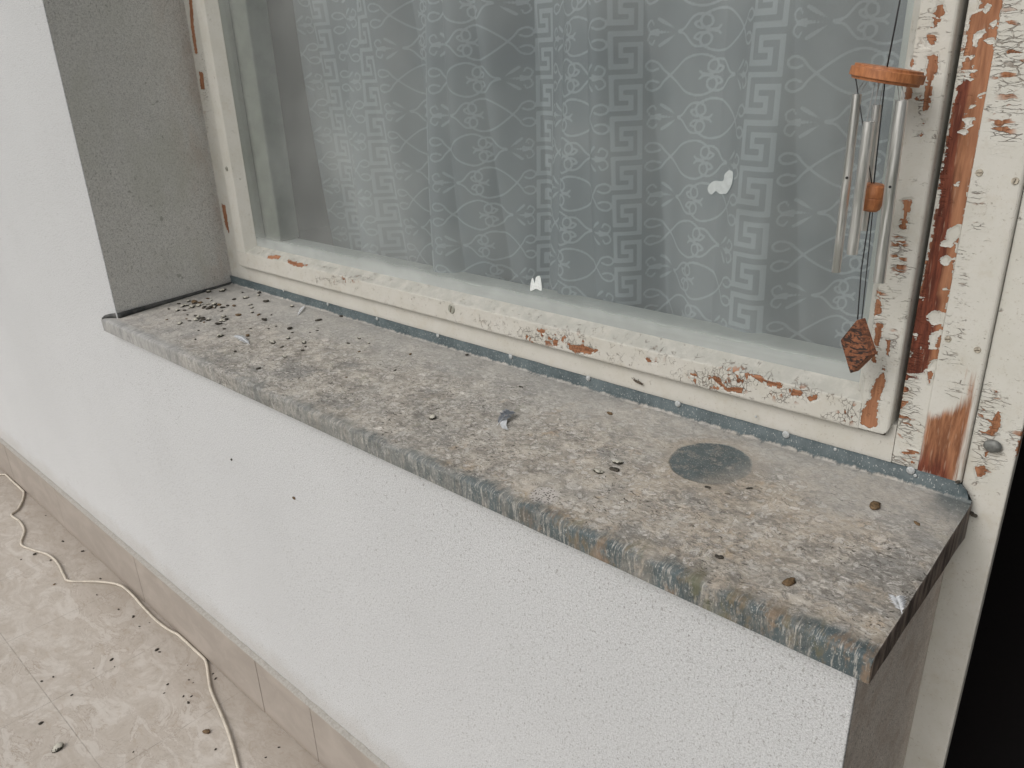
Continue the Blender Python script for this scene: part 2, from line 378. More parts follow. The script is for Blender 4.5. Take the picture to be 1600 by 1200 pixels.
    dirtblue = k.mix(k.math('MULTIPLY', runs, .62), blue, (.50, .48, .44))
    col = k.mix(bl, col, dirtblue)
    gry = k.math('MULTIPLY', k.ramp(Y, .004, -.012), k.ramp(X, -1.15, -1.5, 0, .6))
    col = k.mix(gry, col, k.mix(k.ramp(lipn, .35, .65), (.25, .255, .255), (.46, .46, .45)))
    crust = k.math('MULTIPLY', k.ramp(Y, .02, -.02), k.math('MULTIPLY', k.ramp(X, -.62, -.4), k.ramp(k.noise(k.map((1, .4, .5), loc=(1, 1, 5)), 48, 4, .7), .48, .62)))
    col = k.mix(k.math('MULTIPLY', crust, .7), col, k.mix(k.ramp(lipb, .4, .6), (.12, .125, .07), (.25, .17, .11)))
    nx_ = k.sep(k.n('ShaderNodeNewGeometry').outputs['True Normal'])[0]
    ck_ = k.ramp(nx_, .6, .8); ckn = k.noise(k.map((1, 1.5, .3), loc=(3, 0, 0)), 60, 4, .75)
    col = k.mix(ck_, col, k.mix(k.ramp(ckn, .35, .68), (.060, .048, .042), (.26, .21, .175)))  # faces turned right are painted dark for their shade, with brown dirt streaks
    h = k.math('ADD', k.math('MULTIPLY', mid, 1.1), k.math('ADD', k.math('MULTIPLY', fine, .6), k.math('MULTIPLY', vf, .25)))
    h = k.math('MULTIPLY', h, k.ramp(bl, 0, 1, 1, .35))
    return k.fin(col, k.ramp(bl, 0, 1, .86, .5), k.bump(h, .0016, .9), spec=.25)
M_SILL = mat_sill()

def mat_floor():
    k = NB('travertine_floor'); P = k.world(); X, Y = k.sep()[0], k.sep()[1]
    v1 = k.noise(k.map((1, 1.8, 1), rot=(0, 0, .35)), 9, 6, .68, 1.6); v2 = k.noise(k.map((1, 2.2, 1), rot=(0, 0, .5), loc=(4, 1, 0)), 26, 5, .7, 1.0)
    col = k.mix(k.ramp(v1, .32, .68), (.455, .405, .35), (.58, .54, .49))
    col = k.mix(k.math('MULTIPLY', k.ramp(v2, .54, .66), .45), col, (.41, .34, .27))
    vein = k.ramp(k.math('ABSOLUTE', k.math('SUBTRACT', v1, .5)), .0, .022, 1, 0)
    vein = k.math('MULTIPLY', vein, k.ramp(k.noise(P, 6, 3), .42, .6))
    col = k.mix(k.math('MULTIPLY', vein, .5), col, (.27, .205, .155))
    v3 = k.ramp(k.math('ABSOLUTE', k.math('SUBTRACT', k.noise(k.map(loc=(9, 3, 0)), 17, 5, .65, 1.2), .5)), 0, .018, 1, 0)
    col = k.mix(k.math('MULTIPLY', v3, .25), col, (.25, .21, .17))
    col = k.mix(k.math('MULTIPLY', k.ramp(k.noise(P, 75, 4, .7), .60, .75), .3), col, (.60, .56, .52))
    pit = k.ramp(k.noise(k.map((1, 1.5, 1)), 240, 3, .65), .69, .75)
    col = k.mix(k.math('MULTIPLY', pit, .55), col, (.20, .165, .13))
    tile = k.n('ShaderNodeTexBrick'); tile.offset = 0
    k.L(k.map(loc=(JX, JY, 0), rot=(0, 0, 0)), tile.inputs['Vector']); tile.inputs['Scale'].default_value = 1
    tile.inputs['Brick Width'].default_value = .30; tile.inputs['Row Height'].default_value = .30; tile.inputs['Mortar Size'].default_value = .0013; tile.inputs['Mortar Smooth'].default_value = .3
    j = tile.outputs['Fac']
    col = k.mix(k.math('MULTIPLY', j, k.ramp(k.noise(P, 30, 3), .35, .65, .15, .7)), col, (.29, .26, .225))
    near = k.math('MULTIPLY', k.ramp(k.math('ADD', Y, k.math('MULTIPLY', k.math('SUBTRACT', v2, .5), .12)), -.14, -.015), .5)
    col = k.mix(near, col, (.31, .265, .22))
    h = k.math('ADD', k.math('MULTIPLY', v2, .6), k.math('SUBTRACT', k.math('MULTIPLY', pit, -.6), k.math('MULTIPLY', j, .8)))
    return k.fin(col, .62, k.bump(h, .0008, .6), spec=.35)
pj = at(137, 1168, 2, 0); pk = at(60, 1072, 2, 0)
JY = -((pj[1] + pk[1]) / 2) + .30 * 20; pj2 = at(73, 1100, 2, 0); JX = -pj2[0] + .30 * 40
M_FLOOR = mat_floor()

def mat_skirt():
    k = NB('beige_skirting'); P = k.world(); n1 = k.noise(k.map((.6, 1, 1.2)), 12, 4, .6, .8)
    col = k.mix(k.ramp(n1, .35, .7), (.31, .275, .243), (.375, .335, .298))
    col = k.mix(k.math('MULTIPLY', k.ramp(k.noise(P, 60, 4, .7), .55, .75), .3), col, (.46, .42, .38))
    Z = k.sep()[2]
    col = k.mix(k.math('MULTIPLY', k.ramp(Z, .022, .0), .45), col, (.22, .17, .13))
    return k.fin(col, .45, k.bump(k.noise(P, 120, 3), .0004, .5))
M_SKIRT = mat_skirt()
M_GROUT = simple('grey_grout', (.36, .345, .315), .9, scale=200)
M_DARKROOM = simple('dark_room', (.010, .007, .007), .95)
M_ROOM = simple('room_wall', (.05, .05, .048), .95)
M_SLAB = simple('slab_concrete', (.30, .29, .27), .9, scale=20)
k = NB('grass_ground'); M_GROUND = k.fin(k.mix(k.ramp(k.noise(k.world(), .8, 6, .7), .35, .65), (.04, .055, .022), (.09, .10, .05)), .95)

# glass : thin pane, mirror by Fresnel, a film of dust with painted reflection haze, small specks
def mat_glass():
    k = NB('dusty_hazy_glass'); P = k.world(); k.t.nodes.remove(k.b)
    X, Z = k.sep()[0], k.sep()[2]
    tr = k.n('ShaderNodeBsdfTransparent'); tr.inputs[0].default_value = (.90, .94, .945, 1)
    gl = k.n('ShaderNodeBsdfGlossy'); gl.inputs['Roughness'].default_value = .03; gl.inputs['Color'].default_value = (.9, .96, .97, 1)
    df = k.n('ShaderNodeBsdfDiffuse'); df.inputs[0].default_value = (.66, .69, .675, 1)
    fr = k.n('ShaderNodeFresnel'); fr.inputs['IOR'].default_value = 1.5
    bn = k.noise(P, 3, 2); k.L(k.bump(bn, .0015, .5), gl.inputs['Normal'])
    frm = k.math('MULTIPLY', fr.outputs[0], 1.5, clamp=True)
    m1 = k.n('ShaderNodeMixShader'); k.L(frm, m1.inputs[0]); k.L(tr.outputs[0], m1.inputs[1]); k.L(gl.outputs[0], m1.inputs[2])
    dust_haze = k.math('ADD', k.ramp(k.noise(P, 5, 4, .6), .3, .75, .085, .20), k.math('MULTIPLY', k.ramp(k.math('ADD', Z, k.math('MULTIPLY', k.math('SUBTRACT', k.noise(P, 9, 3), .5), .03)), .938, .972, 1, 0), .40))
    dust_haze = k.math('ADD', dust_haze, k.math('MULTIPLY', k.math('MULTIPLY', k.ramp(X, -.82, -1.12), k.ramp(X, -1.44, -1.30)), k.ramp(k.noise(k.map((1, 1, .5), loc=(0, 3, 2)), 3.2, 3, .6), .25, .7, .03, .15)))  # milky haze left of centre, painted in for the blurred outdoor reflection
    spk = k.math('MULTIPLY', k.ramp(k.noise(k.map((1.4, 1, .8)), 260, 1, .5), .805, .83), .7)
    sp2 = k.math('MULTIPLY', k.ramp(k.noise(k.map(loc=(2, 1, 4)), 620, 1, .5), .79, .82), .45)
    scr = k.math('MULTIPLY', k.ramp(k.noise(k.map((2.2, 1, .25), rot=(0, .15, 0)), 95, 3, .6), .76, .80), .35)
    dust_haze = k.math('MAXIMUM', dust_haze, k.math('MAXIMUM', spk, k.math('MAXIMUM', sp2, scr)))
    m2 = k.n('ShaderNodeMixShader'); k.L(dust_haze, m2.inputs[0]); k.L(m1.outputs[0], m2.inputs[1]); k.L(df.outputs[0], m2.inputs[2])
    k.L(m2.outputs[0], k.o.inputs['Surface']); return k.m
M_GLASS = mat_glass()

def mat_curtain():
    k = NB('lace_curtain'); k.t.nodes.remove(k.b); P = k.world()
    pat = k.attr('pattern')
    f = k.ramp(pat, .15, .9)
    df = k.n('ShaderNodeBsdfDiffuse'); tl = k.n('ShaderNodeBsdfTranslucent'); tr = k.n('ShaderNodeBsdfTransparent')
    c = k.mix(f, (.53, .575, .62), (.69, .735, .775)); k.L(c, df.inputs[0]); k.L(c, tl.inputs[0])
    m0 = k.n('ShaderNodeMixShader'); m0.inputs[0].default_value = .2; k.L(df.outputs[0], m0.inputs[1]); k.L(tl.outputs[0], m0.inputs[2])
    m1 = k.n('ShaderNodeMixShader'); al = k.ramp(k.noise(P, 900, 1), .3, .7, -.04, .04)
    k.L(k.math('ADD', k.ramp(f, 0, 1, .74, .89), al), m1.inputs[0]); k.L(tr.outputs[0], m1.inputs[1]); k.L(m0.outputs[0], m1.inputs[2])
    k.L(m1.outputs[0], k.o.inputs['Surface']); return k.m
M_CURTAIN = mat_curtain()

k = NB('chime_wood'); g = k.noise(k.map((1, 1, .25)), 240, 4, .7)
M_CWOOD = k.fin(k.mix(k.ramp(g, .3, .7), (.27, .095, .034), (.47, .19, .075)), .5, k.bump(g, .0003, .5))
k = NB('aluminium_tube'); g = k.noise(k.map((1, 1, .05)), 300, 3, .7)
M_ALU = k.fin(k.mix(k.ramp(g, .3, .7), (.66, .66, .65), (.86, .86, .85)), k.ramp(g, .3, .7, .30, .46), metal=1.0)
M_STRING = simple('dark_string', (.02, .02, .022), .7)
M_THREAD = simple('grey_thread', (.30, .30, .30), .6)
M_SCREW = simple('painted_screw', (.42, .38, .31), .6, metal=.2, scale=400, var=.35)
M_KNOB = simple('grey_knob', (.17, .175, .165), .5, metal=.3, scale=200, var=.25)
M_NAIL = simple('pale_rivet', (.40, .42, .42), .55, scale=500, var=.2)
M_CABLE = simple('cream_cable', (.56, .51, .43), .5, scale=60)
M_FEATHER = simple('white_down', (.66, .68, .70), .8, scale=300)
M_FEATHERG = simple('grey_down', (.22, .24, .27), .8, scale=300)
M_SPLAT = simple('white_splash', (.70, .73, .72), .8, scale=300, var=.12)
M_SMEAR = simple('grey_smear', (.46, .50, .50), .8, scale=200, var=.08)
M_INSECT = simple('dead_insect', (.075, .055, .035), .5, scale=300, var=.4)
k = NB('dropping'); P = k.world(); o_ = k.noise(P, 210, 3, .7); k2 = k.sep(k.n('ShaderNodeNewGeometry').outputs['Normal'])[2]
wf = k.ramp(k.math('ADD', k.math('MULTIPLY', k2, .35), o_), .64, .76)
cc = k.mix(k.ramp(k.noise(k.map(loc=(2, 2, 2)), 330, 3), .35, .65), (.018, .018, .014), (.085, .078, .055))
M_DROP = k.fin(k.mix(wf, cc, (.52, .50, .43)), .75, k.bump(k.noise(P, 500, 3), .0006, .8))
M_DROPD = simple('dark_dropping', (.045, .038, .028), .7, scale=400, var=.6)
M_DROPB = simple('brown_dropping', (.12, .075, .035), .7, scale=400, var=.5)

# ------------------------------------------------------------------ setting
def sheet(name, x0, x1, y0, y1, z, mat):
    return tag(mesh_obj(name, [(x0, y0, z), (x1, y0, z), (x1, y1, z), (x0, y1, z)], [(0, 1, 2, 3)], mat), kind='structure')
sheet('ground', -600, 600, -600, 600, -3.2, M_GROUND)
FL = tag(box('floor', (-6, -1.7, -.2), (3, .30, 0), M_FLOOR), kind='structure')
tag(box('room_floor', (-6, .301, -.2), (3, 4.0, -.004), M_DARKROOM), kind='structure')

XL, XR, YD = -1.6461, -.1496, .262      # window opening and depth of the joinery plane
# house wall from cells, shared vertices so the arrises can be bevelled
def house_wall():
    xs_ = [-5.5, XL, XR, .85, 3.0]; zs = [.001, .796, 2.15, 2.9]; y0, y1 = 0.0, .30
    solid = {(i, j): True for i in range(4) for j in range(3)}
    solid[(1, 1)] = False; solid[(2, 0)] = False; solid[(2, 1)] = False
    V = {}; vl = []; Fc = []
    def vid(i, y, j):
        kk = (i, y, j)
        if kk not in V: V[kk] = len(vl); vl.append((xs_[i], y0 if y == 0 else y1, zs[j]))
        return V[kk]
    for (i, j), s_ in solid.items():
        if not s_: continue
        Fc.append((vid(i, 0, j), vid(i+1, 0, j), vid(i+1, 0, j+1), vid(i, 0, j+1)))
        Fc.append((vid(i, 1, j), vid(i, 1, j+1), vid(i+1, 1, j+1), vid(i+1, 1, j)))
        for di, dj, q in ((-1, 0, [(i, 0, j), (i, 0, j+1), (i, 1, j+1), (i, 1, j)]), (1, 0, [(i+1, 0, j), (i+1, 1, j), (i+1, 1, j+1), (i+1, 0, j+1)]),
                          (0, -1, [(i, 0, j), (i, 1, j), (i+1, 1, j), (i+1, 0, j)]), (0, 1, [(i, 0, j+1), (i+1, 0, j+1), (i+1, 1, j+1), (i, 1, j+1)])):
            if not solid.get((i+di, j+dj), False): Fc.append(tuple(vid(*t) for t in q))
    o = mesh_obj('house_wall', vl, Fc, M_PLASTER)
    add_bevel(o, .0015, 2)
    return tag(o, 'white rough plastered house wall around the window with grey shaded reveals', 'wall')
WALL = house_wall()
# plaster skins of the reveals, rough front edge
def reveal(x, side, z0, z1, mat, ztop=None, dz=0.0):
    ny, nz = 30, 160; t = .0006 * side; V = []; Fc = []
    for j in range(nz + 1):
        for i in range(ny + 1):
            z = z0 + (z1 - z0) * j / nz; y = .0018 + (YD + .01 - .0018) * i / ny
            if j == 0: z += .0012 * mnoise.noise(Vector((y * 60, 0, 3))) + dz * (1 - i / ny)
            e = mnoise.noise(Vector((x, y * 90, z * 90)))
            yy = y + (.0006 * mnoise.noise(Vector((7, 1, z * 140))) if i == 0 else 0)
            V.append((x + t + .0003 * e * side, yy, z))
    w_ = ny + 1
    for j in range(nz):
        for i in range(ny):
            q = (j*w_+i, j*w_+i+1, (j+1)*w_+i+1, (j+1)*w_+i); Fc.append(q if side < 0 else q[::-1])
    o = mesh_obj('reveal', V, Fc, mat, WALL, False)
    return o
r1 = reveal(XL, 1, .828, 2.14, M_REVEAL, dz=0); r1['label'] = 'grey stained plaster reveal left of the window'
r2 = reveal(XR, 1, .003, .795, M_REVEAL_B); r2['label'] = 'brownish shaded plaster reveal below the right end of the sill'

# room behind
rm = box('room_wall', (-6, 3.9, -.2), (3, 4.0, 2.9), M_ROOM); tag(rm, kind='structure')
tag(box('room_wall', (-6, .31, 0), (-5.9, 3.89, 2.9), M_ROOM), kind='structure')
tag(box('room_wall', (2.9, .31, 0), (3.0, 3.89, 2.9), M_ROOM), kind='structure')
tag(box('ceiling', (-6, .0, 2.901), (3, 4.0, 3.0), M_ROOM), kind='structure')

# skirting of beige tiles with grout bead on top
SK = empty('skirting', (-2, 0, 0), 'beige stone skirting running along the foot of the white wall', 'skirting')
jx = sorted([at(*p, 1, -.010)[0] for p in ((403, 1055), (492, 1150))]) 
cuts = [-5.4, -4.55, -3.7, -2.9]
x_ = at(80, 745, 1, -.01)[0]; cuts += [x_, x_ + .55, jx[0], jx[1], -.1496 - .0]
cuts = sorted(set(round(c_, 3) for c_ in cuts if c_ <= -.149))
for a_, b_ in zip(cuts[:-1], cuts[1:]):
    if b_ - a_ < .02: continue
    box('tile', (a_ + .0008, -.011 - .0006 * random.random(), .0012), (b_ - .0008, -.0005, .1445), M_SKIRT, SK, .0012)
V = []; Fc = []; nn = 500
for i in range(nn + 1):
    x = -5.4 + (5.4 - .152) * i / nn; r_ = .0016 + .0010 * mnoise.noise(Vector((x * 30, 2, 1)))
    for (yy, zz) in ((-.0105 - r_ * .2, .1446), (-.0085, .1446 + r_ * .9), (-.003, .1455 + r_ * 1.5), (-.0003, .1455 + r_ * 2)): V.append((x, yy, zz))
for i in range(nn):
    for j in range(3): Fc.append((i*4+j, (i+1)*4+j, (i+1)*4+j+1, i*4+j+1))
mesh_obj('grout_bead', V, Fc, M_GROUT, SK, True)

# ------------------------------------------------------------------ painted joinery
def poly_sd(x, z, poly):
    """signed distance in mm, positive inside"""
    P = np.array(poly); n = len(P); d = np.full(x.shape, 1e9); ins = np.zeros(x.shape, bool)
    for i in range(n):
        a = P[i]; b = P[(i + 1) % n]; ab = b - a; t = np.clip(((x - a[0]) * ab[0] + (z - a[1]) * ab[1]) / (ab @ ab + 1e-12), 0, 1)
        d = np.minimum(d, np.hypot(x - a[0] - t * ab[0], z - a[1] - t * ab[1]))
        c = ((a[1] > z) != (b[1] > z)) & (x < (b[0] - a[0]) * (z - a[1]) / (b[1] - a[1] + 1e-12) + a[0]); ins ^= c
    return np.where(ins, d, -d) * 1000

WEAR = {'sash': [  # photo pixels
 [(1465,4),(1471,6),(1475,20),(1465,39),(1456,43),(1462,28),(1456,24),(1464,17)], [(1449,54),(1463,57),(1460,70),(1451,72)], [(1436,66),(1441,65),(1440,72)],
 [(1449,86),(1466,83),(1465,108),(1457,128),(1452,167),(1444,176),(1442,171),(1447,139),(1449,104)], [(1419,91),(1428,91),(1428,104),(1420,108)],
 [(1411,132),(1424,139),(1424,154),(1410,156)], [(1428,151),(1440,150),(1433,159)], [(1439,191),(1447,191),(1445,196)], [(1436,207),(1443,207),(1439,212)],
 [(1410,312),(1426,311),(1425,320),(1419,332),(1415,357),(1404,356),(1410,340),(1412,322)], [(1368,456),(1378,457),(1373,461)],
 [(1366,466),(1376,466),(1379,484),(1375,494),(1362,490),(1366,475)], [(1369,504),(1381,504),(1373,541),(1366,539)], [(1365,546),(1372,546),(1366,572),(1362,563)],
 [(1385,531),(1392,531),(1389,558),(1385,555)], [(1381,562),(1384,600),(1371,630),(1370,664),(1360,672),(1344,662),(1345,645),(1360,622),(1365,597),(1377,582)],
 [(1167,585),(1185,587),(1202,595),(1222,600),(1222,605),(1200,603),(1185,594)], [(1107,587),(1125,589),(1132,602),(1160,607),(1162,615),(1135,611),(1122,601)],
 [(1232,607),(1255,611),(1257,617),(1235,619)], [(1261,621),(1275,617),(1280,622),(1267,627)], [(1077,581),(1092,585),(1092,589),(1080,585)], [(1155,592),(1162,592),(1160,599)],
 [(864,529),(872,530),(870,540),(864,540)], [(887,537),(912,540),(934,547),(920,554),(897,550),(889,545)], [(1007,559),(1017,560),(1027,566),(1012,565)],
 [(838,513),(852,516),(850,521),(840,518)], [(905,528),(915,530),(912,535)], [(415,400),(431,400),(433,405),(418,404)], [(445,407),(477,415),(470,418),(450,412)], [(1400,381),(1408,379),(1404,388)]],
 'A': [[(1539,-40),(1568,-40),(1568,4),(1559,22),(1560,43),(1556,72),(1553,87),(1546,130),(1541,152),(1536,184),(1530,208),(1526,234),(1521,262),(1512,300),(1510,317),(1505,345),(1500,360),(1495,385),(1489,422),(1485,455),(1477,485),(1472,510),(1467,560),(1452,566),(1443,582),(1428,584),(1413,582),
        (1415,560),(1420,525),(1422,500),(1432,485),(1435,457),(1441,440),(1447,415),(1452,385),(1459,360),(1460,340),(1471,307),(1467,292),(1473,260),(1479,238),(1481,206),(1487,184),(1490,160),(1495,139),(1504,128),(1504,104),(1508,72),(1513,43),(1519,24),(1530,17)],
       [(1404,608),(1415,601),(1423,607),(1420,614),(1409,615)], [(1404,625),(1421,627),(1415,636),(1405,640)], [(1406,705),(1422,704),(1435,707),(1432,711),(1413,711)], [(1424,720),(1430,721),(1426,727)],
       [(1430,670),(1439,674),(1432,675)], [(1452,579),(1458,579),(1452,599),(1450,592)], [(1409,585),(1418,584),(1420,594),(1411,597)]],
 'B': [], 'C': [[(1556,647),(1561,642),(1565,657),(1560,677),(1549,677),(1539,678),(1547,668)], [(1538,703),(1547,703),(1539,716)], [(1523,731),(1534,725),(1543,729),(1536,744),(1528,746)],
       [(1603,664),(1595,681),(1587,701),(1588,712),(1603,700)], [(1552,612),(1558,612),(1555,622)]],
 'L': [[(294,-20),(299,-20),(303,40),(309,85),(305,85),(298,40)], [(311,112),(317,112),(320,140),(314,140)], [(346,318),(352,320),(359,368),(352,352)]]}
ISL = {'A': [[(1521,54),(1534,47),(1541,50),(1536,58),(1528,60),(1526,67),(1529,74),(1521,74),(1521,63)], [(1536,60),(1555,58),(1555,74),(1543,67)], [(1513,87),(1528,81),(1523,89),(1515,91)],
       [(1517,93),(1523,102),(1526,110),(1519,113),(1515,104)], [(1504,113),(1519,112),(1513,118),(1523,123),(1515,126),(1504,117)], [(1539,4),(1550,9),(1543,27),(1534,20)], [(1545,35),(1556,30),(1560,41),(1552,44),(1544,41)],
       [(1505,184),(1515,180),(1523,186),(1521,195),(1512,198),(1506,191)], [(1497,206),(1508,200),(1513,209),(1506,211)], [(1528,149),(1539,145),(1540,152),(1528,156)], [(1519,162),(1528,161),(1523,167),(1513,170)], [(1503,178),(1510,172),(1511,179),(1504,183)],
       [(1480,360),(1501,349),(1501,365),(1487,387),(1470,385),(1467,377),(1480,372)], [(1467,404),(1480,397),(1489,405),(1482,415),(1472,415)], [(1447,495),(1457,485),(1472,487),(1472,505),(1455,510)],
       [(1452,522),(1467,517),(1462,547),(1452,547)], [(1492,287),(1500,283),(1495,292)], [(1472,452),(1480,449),(1476,456)], [(1438,466),(1445,466),(1441,474)], [(1426,520),(1434,520),(1430,533)], [(1437,540),(1443,543),(1440,552)], [(1420,548),(1428,552),(1422,558)]]}
CRK = {'sash': [((530,437),(66,13),.75), ((700,500),(10,6),.5), ((850,528),(95,22),.85), ((905,545),(40,14),.9), ((1030,560),(70,24),.6), ((1130,595),(90,28),1.0), ((1235,615),(60,24),.85), ((1325,645),(25,26),.95), ((620,470),(120,16),.45), ((760,505),(60,18),.55), ((960,560),(60,16),.6), ((1405,395),(20,60),.95), ((1375,480),(22,60),.8), ((1395,540),(12,40),.9),
                ((1440,60),(26,70),.55), ((1440,160),(22,40),.6), ((1430,230),(20,60),.4), ((1378,610),(18,60),.6)],
       'A': [((1500,60),(24,120),.7), ((1470,260),(14,120),.85), ((1440,420),(14,100),.95), ((1420,560),(30,50),1.1), ((1415,650),(30,60),1.0), ((1410,720),(30,20),1.0)],
       'B': [((1575,90),(40,110),.95), ((1565,200),(35,60),.85), ((1530,330),(24,80),.65), ((1500,440),(24,80),.6), ((1490,540),(26,50),.7), ((1490,610),(26,30),.6)],
       'C': [((1545,640),(30,50),.9), ((1540,700),(30,60),1.0), ((1595,350),(10,30),.6), ((1590,690),(20,40),.8)], 'L': [((320,180),(10,160),.6)]}

def extrude(name, prof, axis, a0, a1, yfront, key, mat, parent, step=.0035, fine=(None, None)):
    """prof: closed (u,y) polygon. axis 'z': u is x, runs along z ; axis 'x': u is z, runs along x. Front verts carry the wear attributes"""
    pts = []
    for i in range(len(prof)):
        p, q = np.array(prof[i]), np.array(prof[(i + 1) % len(prof)]); n = 1
        if min(p[1], q[1]) < yfront + .02: n = max(1, int(np.linalg.norm(q - p) / step))
        for k_ in range(n): pts.append(p + (q - p) * k_ / n)
    pts = np.array(pts); m = len(pts)
    lo, hi = (a0 if fine[0] is None else fine[0]), (a1 if fine[1] is None else fine[1])
    s = [a0] if lo > a0 else []
    s += list(np.linspace(lo, hi, max(2, int((hi - lo) / step)))); s += [a1] if hi < a1 else []
    s = np.array(s); n = len(s)
    S, U = np.repeat(s, m), np.tile(pts[:, 0], n); Yv = np.tile(pts[:, 1], n)
    X, Z = (U, S) if axis == 'z' else (S, U)
    V = np.stack([X, Yv, Z], 1)
    idx = np.arange(n * m).reshape(n, m)
    a = idx[:-1, :]; b = np.roll(idx, -1, 1)[:-1, :]; c = np.roll(idx, -1, 1)[1:, :]; d = idx[1:, :]
    Fq = np.stack([a, b, c, d], -1).reshape(-1, 4)
    Fc = [tuple(f) for f in Fq.tolist()] + [tuple(idx[0][::-1].tolist()), tuple(idx[-1].tolist())]
    sdv = np.full(n * m, -12.0); fr = Yv < yfront + .012
    for poly in WEAR.get(key, []):
        pp = [at(px, py, 1, yfront)[[0, 2]] for px, py in poly]; sdv = np.maximum(sdv, np.where(fr, poly_sd(X, Z, pp), -12))
    for poly in ISL.get(key, []):
        pp = [at(px, py, 1, yfront)[[0, 2]] for px, py in poly]; sdv = np.minimum(sdv, -poly_sd(X, Z, pp) * 1.0)
    ck = np.full(n * m, .10 if key != 'sash' else .36)
    for (cx, cy), (rx, ry), amt in CRK.get(key, []):
        c0 = at(cx, cy, 1, yfront); 
        e1 = at(cx + rx, cy, 1, yfront) - c0; e2 = at(cx, cy + ry, 1, yfront) - c0
        # solve in the plane for normalised coordinates
        A = np.array([[e1[0], e2[0]], [e1[2], e2[2]]]); q = np.linalg.solve(A, np.stack([X - c0[0], Z - c0[2]]))
        ck = np.maximum(ck, amt * np.exp(-(q[0]**2 + q[1]**2) * .9) * fr)
    dark = np.zeros(n * m); brush = np.zeros(n * m); grime = np.zeros(n * m)
    if key == 'A':
        for (p, q, wd) in (((1505, 130), (1480, 260), .007), ((1480, 260), (1468, 380), .008), ((1468, 380), (1450, 470), .008), ((1450, 470), (1430, 600), .012)):
            a_, b_ = at(*p, 1, yfront)[[0, 2]], at(*q, 1, yfront)[[0, 2]]; ab = b_ - a_
            t = np.clip(((X - a_[0]) * ab[0] + (Z - a_[1]) * ab[1]) / (ab @ ab), 0, 1); dd = np.hypot(X - a_[0] - t * ab[0], Z - a_[1] - t * ab[1])
            dark = np.maximum(dark, np.exp(-(dd / wd)**2))
    if key == 'B':
        pp = [at(px, py, 1, yfront)[[0, 2]] for px, py in [(1430,735),(1493,765),(1511,681),(1522,620),(1518,582),(1512,618),(1502,632),(1487,640),(1474,645),(1465,650),(1445,646),(1436,677)]]
        sdp = poly_sd(X, Z, pp); brush = np.clip(.5 + sdp / 22, 0, 1.4) * fr; dark = np.clip(.30 + .5 * (1 - np.clip((Z - .86) / .06, 0, 1)) - .7 * np.clip((X + .170) / .02, 0, 1), 0, 1)
    if key == 'C': dark = np.full(n * m, .1)
    if key == 'rail': pass
    if mat is M_PAINT_H: grime = np.clip((Z - .9245) / .003, 0, 1) * .85 * (Z < .96)
    o = mesh_obj(name, V, Fc, mat, parent, False, dict(sd=sdv, crack=ck, dark=dark, brush=brush, grime=grime))
    return o

def rnd(prof_pts, r, n=4):
    """round the listed corners (index: radius) of a closed polygon"""
    out_ = []
    N = len(prof_pts)
    for i in range(N):
        p = np.array(prof_pts[i], float)
        if r.get(i, 0) == 0: out_.append(tuple(p)); continue
        a = np.array(prof_pts[i-1], float); b = np.array(prof_pts[(i+1) % N], float); R_ = r[i]
        pa = p + (a - p) / np.linalg.norm(a - p) * R_; pb = p + (b - p) / np.linalg.norm(b - p) * R_
        for k_ in range(n + 1):
            t = k_ / n; out_.append(tuple((1-t)**2 * pa + 2*t*(1-t) * p + t*t * pb))
    return out_

WIN = empty('window', (-.9, YD, .86), 'old white wooden window with peeling cream paint behind the stone coloured sill', 'window')
ZB = .8605; ZT = 2.13
SY = .250            # sash face
xsR = -.2240; xsL = -1.580; zsB = .8925
xA0, xAB, xB1, xC1 = -.2200, -.1925, -.1495, -.1075
fr = bpy.data.objects.new('frame', None); fr.location = (0, 0, 0); link(fr, WIN); fr.parent = WIN; fr.location = (0, 0, 0)
# fixed frame : bottom rail seen as a pale strip under the sash, left post, top rail
extrude('bottom_rail', rnd([(ZB - .03, YD), (zsB + .012, YD), (zsB + .012, YD + .05), (ZB - .03, YD + .05)], {}), 'x', xsL + .0123, xA0 - .0003, YD, 'none', M_PAINT_H, fr, .006)
extrude('post', rnd([(XL - .01, YD), (xsL + .012, YD), (xsL + .012, YD + .05), (XL - .01, YD + .05)], {}), 'z', ZB - .03, ZT, YD, 'L', M_PAINT_V, fr, .004, (None, 1.5))
extrude('top_rail', [(ZT - .045, YD), (ZT + .03, YD), (ZT + .03, YD + .05), (ZT - .045, YD + .05)], 'x', XL + .06, xA0, YD, 'none', M_PAINT_H, fr, .03)
# sash : stiles and rails with chamfered inner edge
sash = bpy.data.objects.new('sash', None); link(sash, WIN); sash.location = (0, 0, 0)
YB = SY + .042; YG = SY + .020
def P_(u0, u1, inner):   # u0 outer edge, u1 start of chamfer, inner glass line
    return rnd([(u0, YB), (u0, SY), (u1, SY), (inner, YG), (inner, YB)], {1: .0045, 2: .002})
zch, zgl = .9262, .9395
extrude('rail', P_(zsB, zch, zgl), 'x', xsL + .0005, -.2563, SY, 'sash', M_PAINT_H, sash, .0035)
extrude('stile', P_(xsR, -.2560, -.2680), 'z', zsB, ZT - .02, SY, 'sash', M_PAINT_V, sash, .003, (None, 1.42))
extrude('stile', P_(xsL, -1.545, -1.5275), 'z', zsB + .034, ZT - .02, SY, 'none', M_PAINT_V, sash, .005, (None, 1.5))
extrude('rail', [(ZT - .02, YB), (ZT - .02, SY), (ZT - .055, SY), (ZT - .068, YG), (ZT - .068, YB)], 'x', xsL + .036, xsR - .036, SY, 'none', M_PAINT_H, sash, .03)
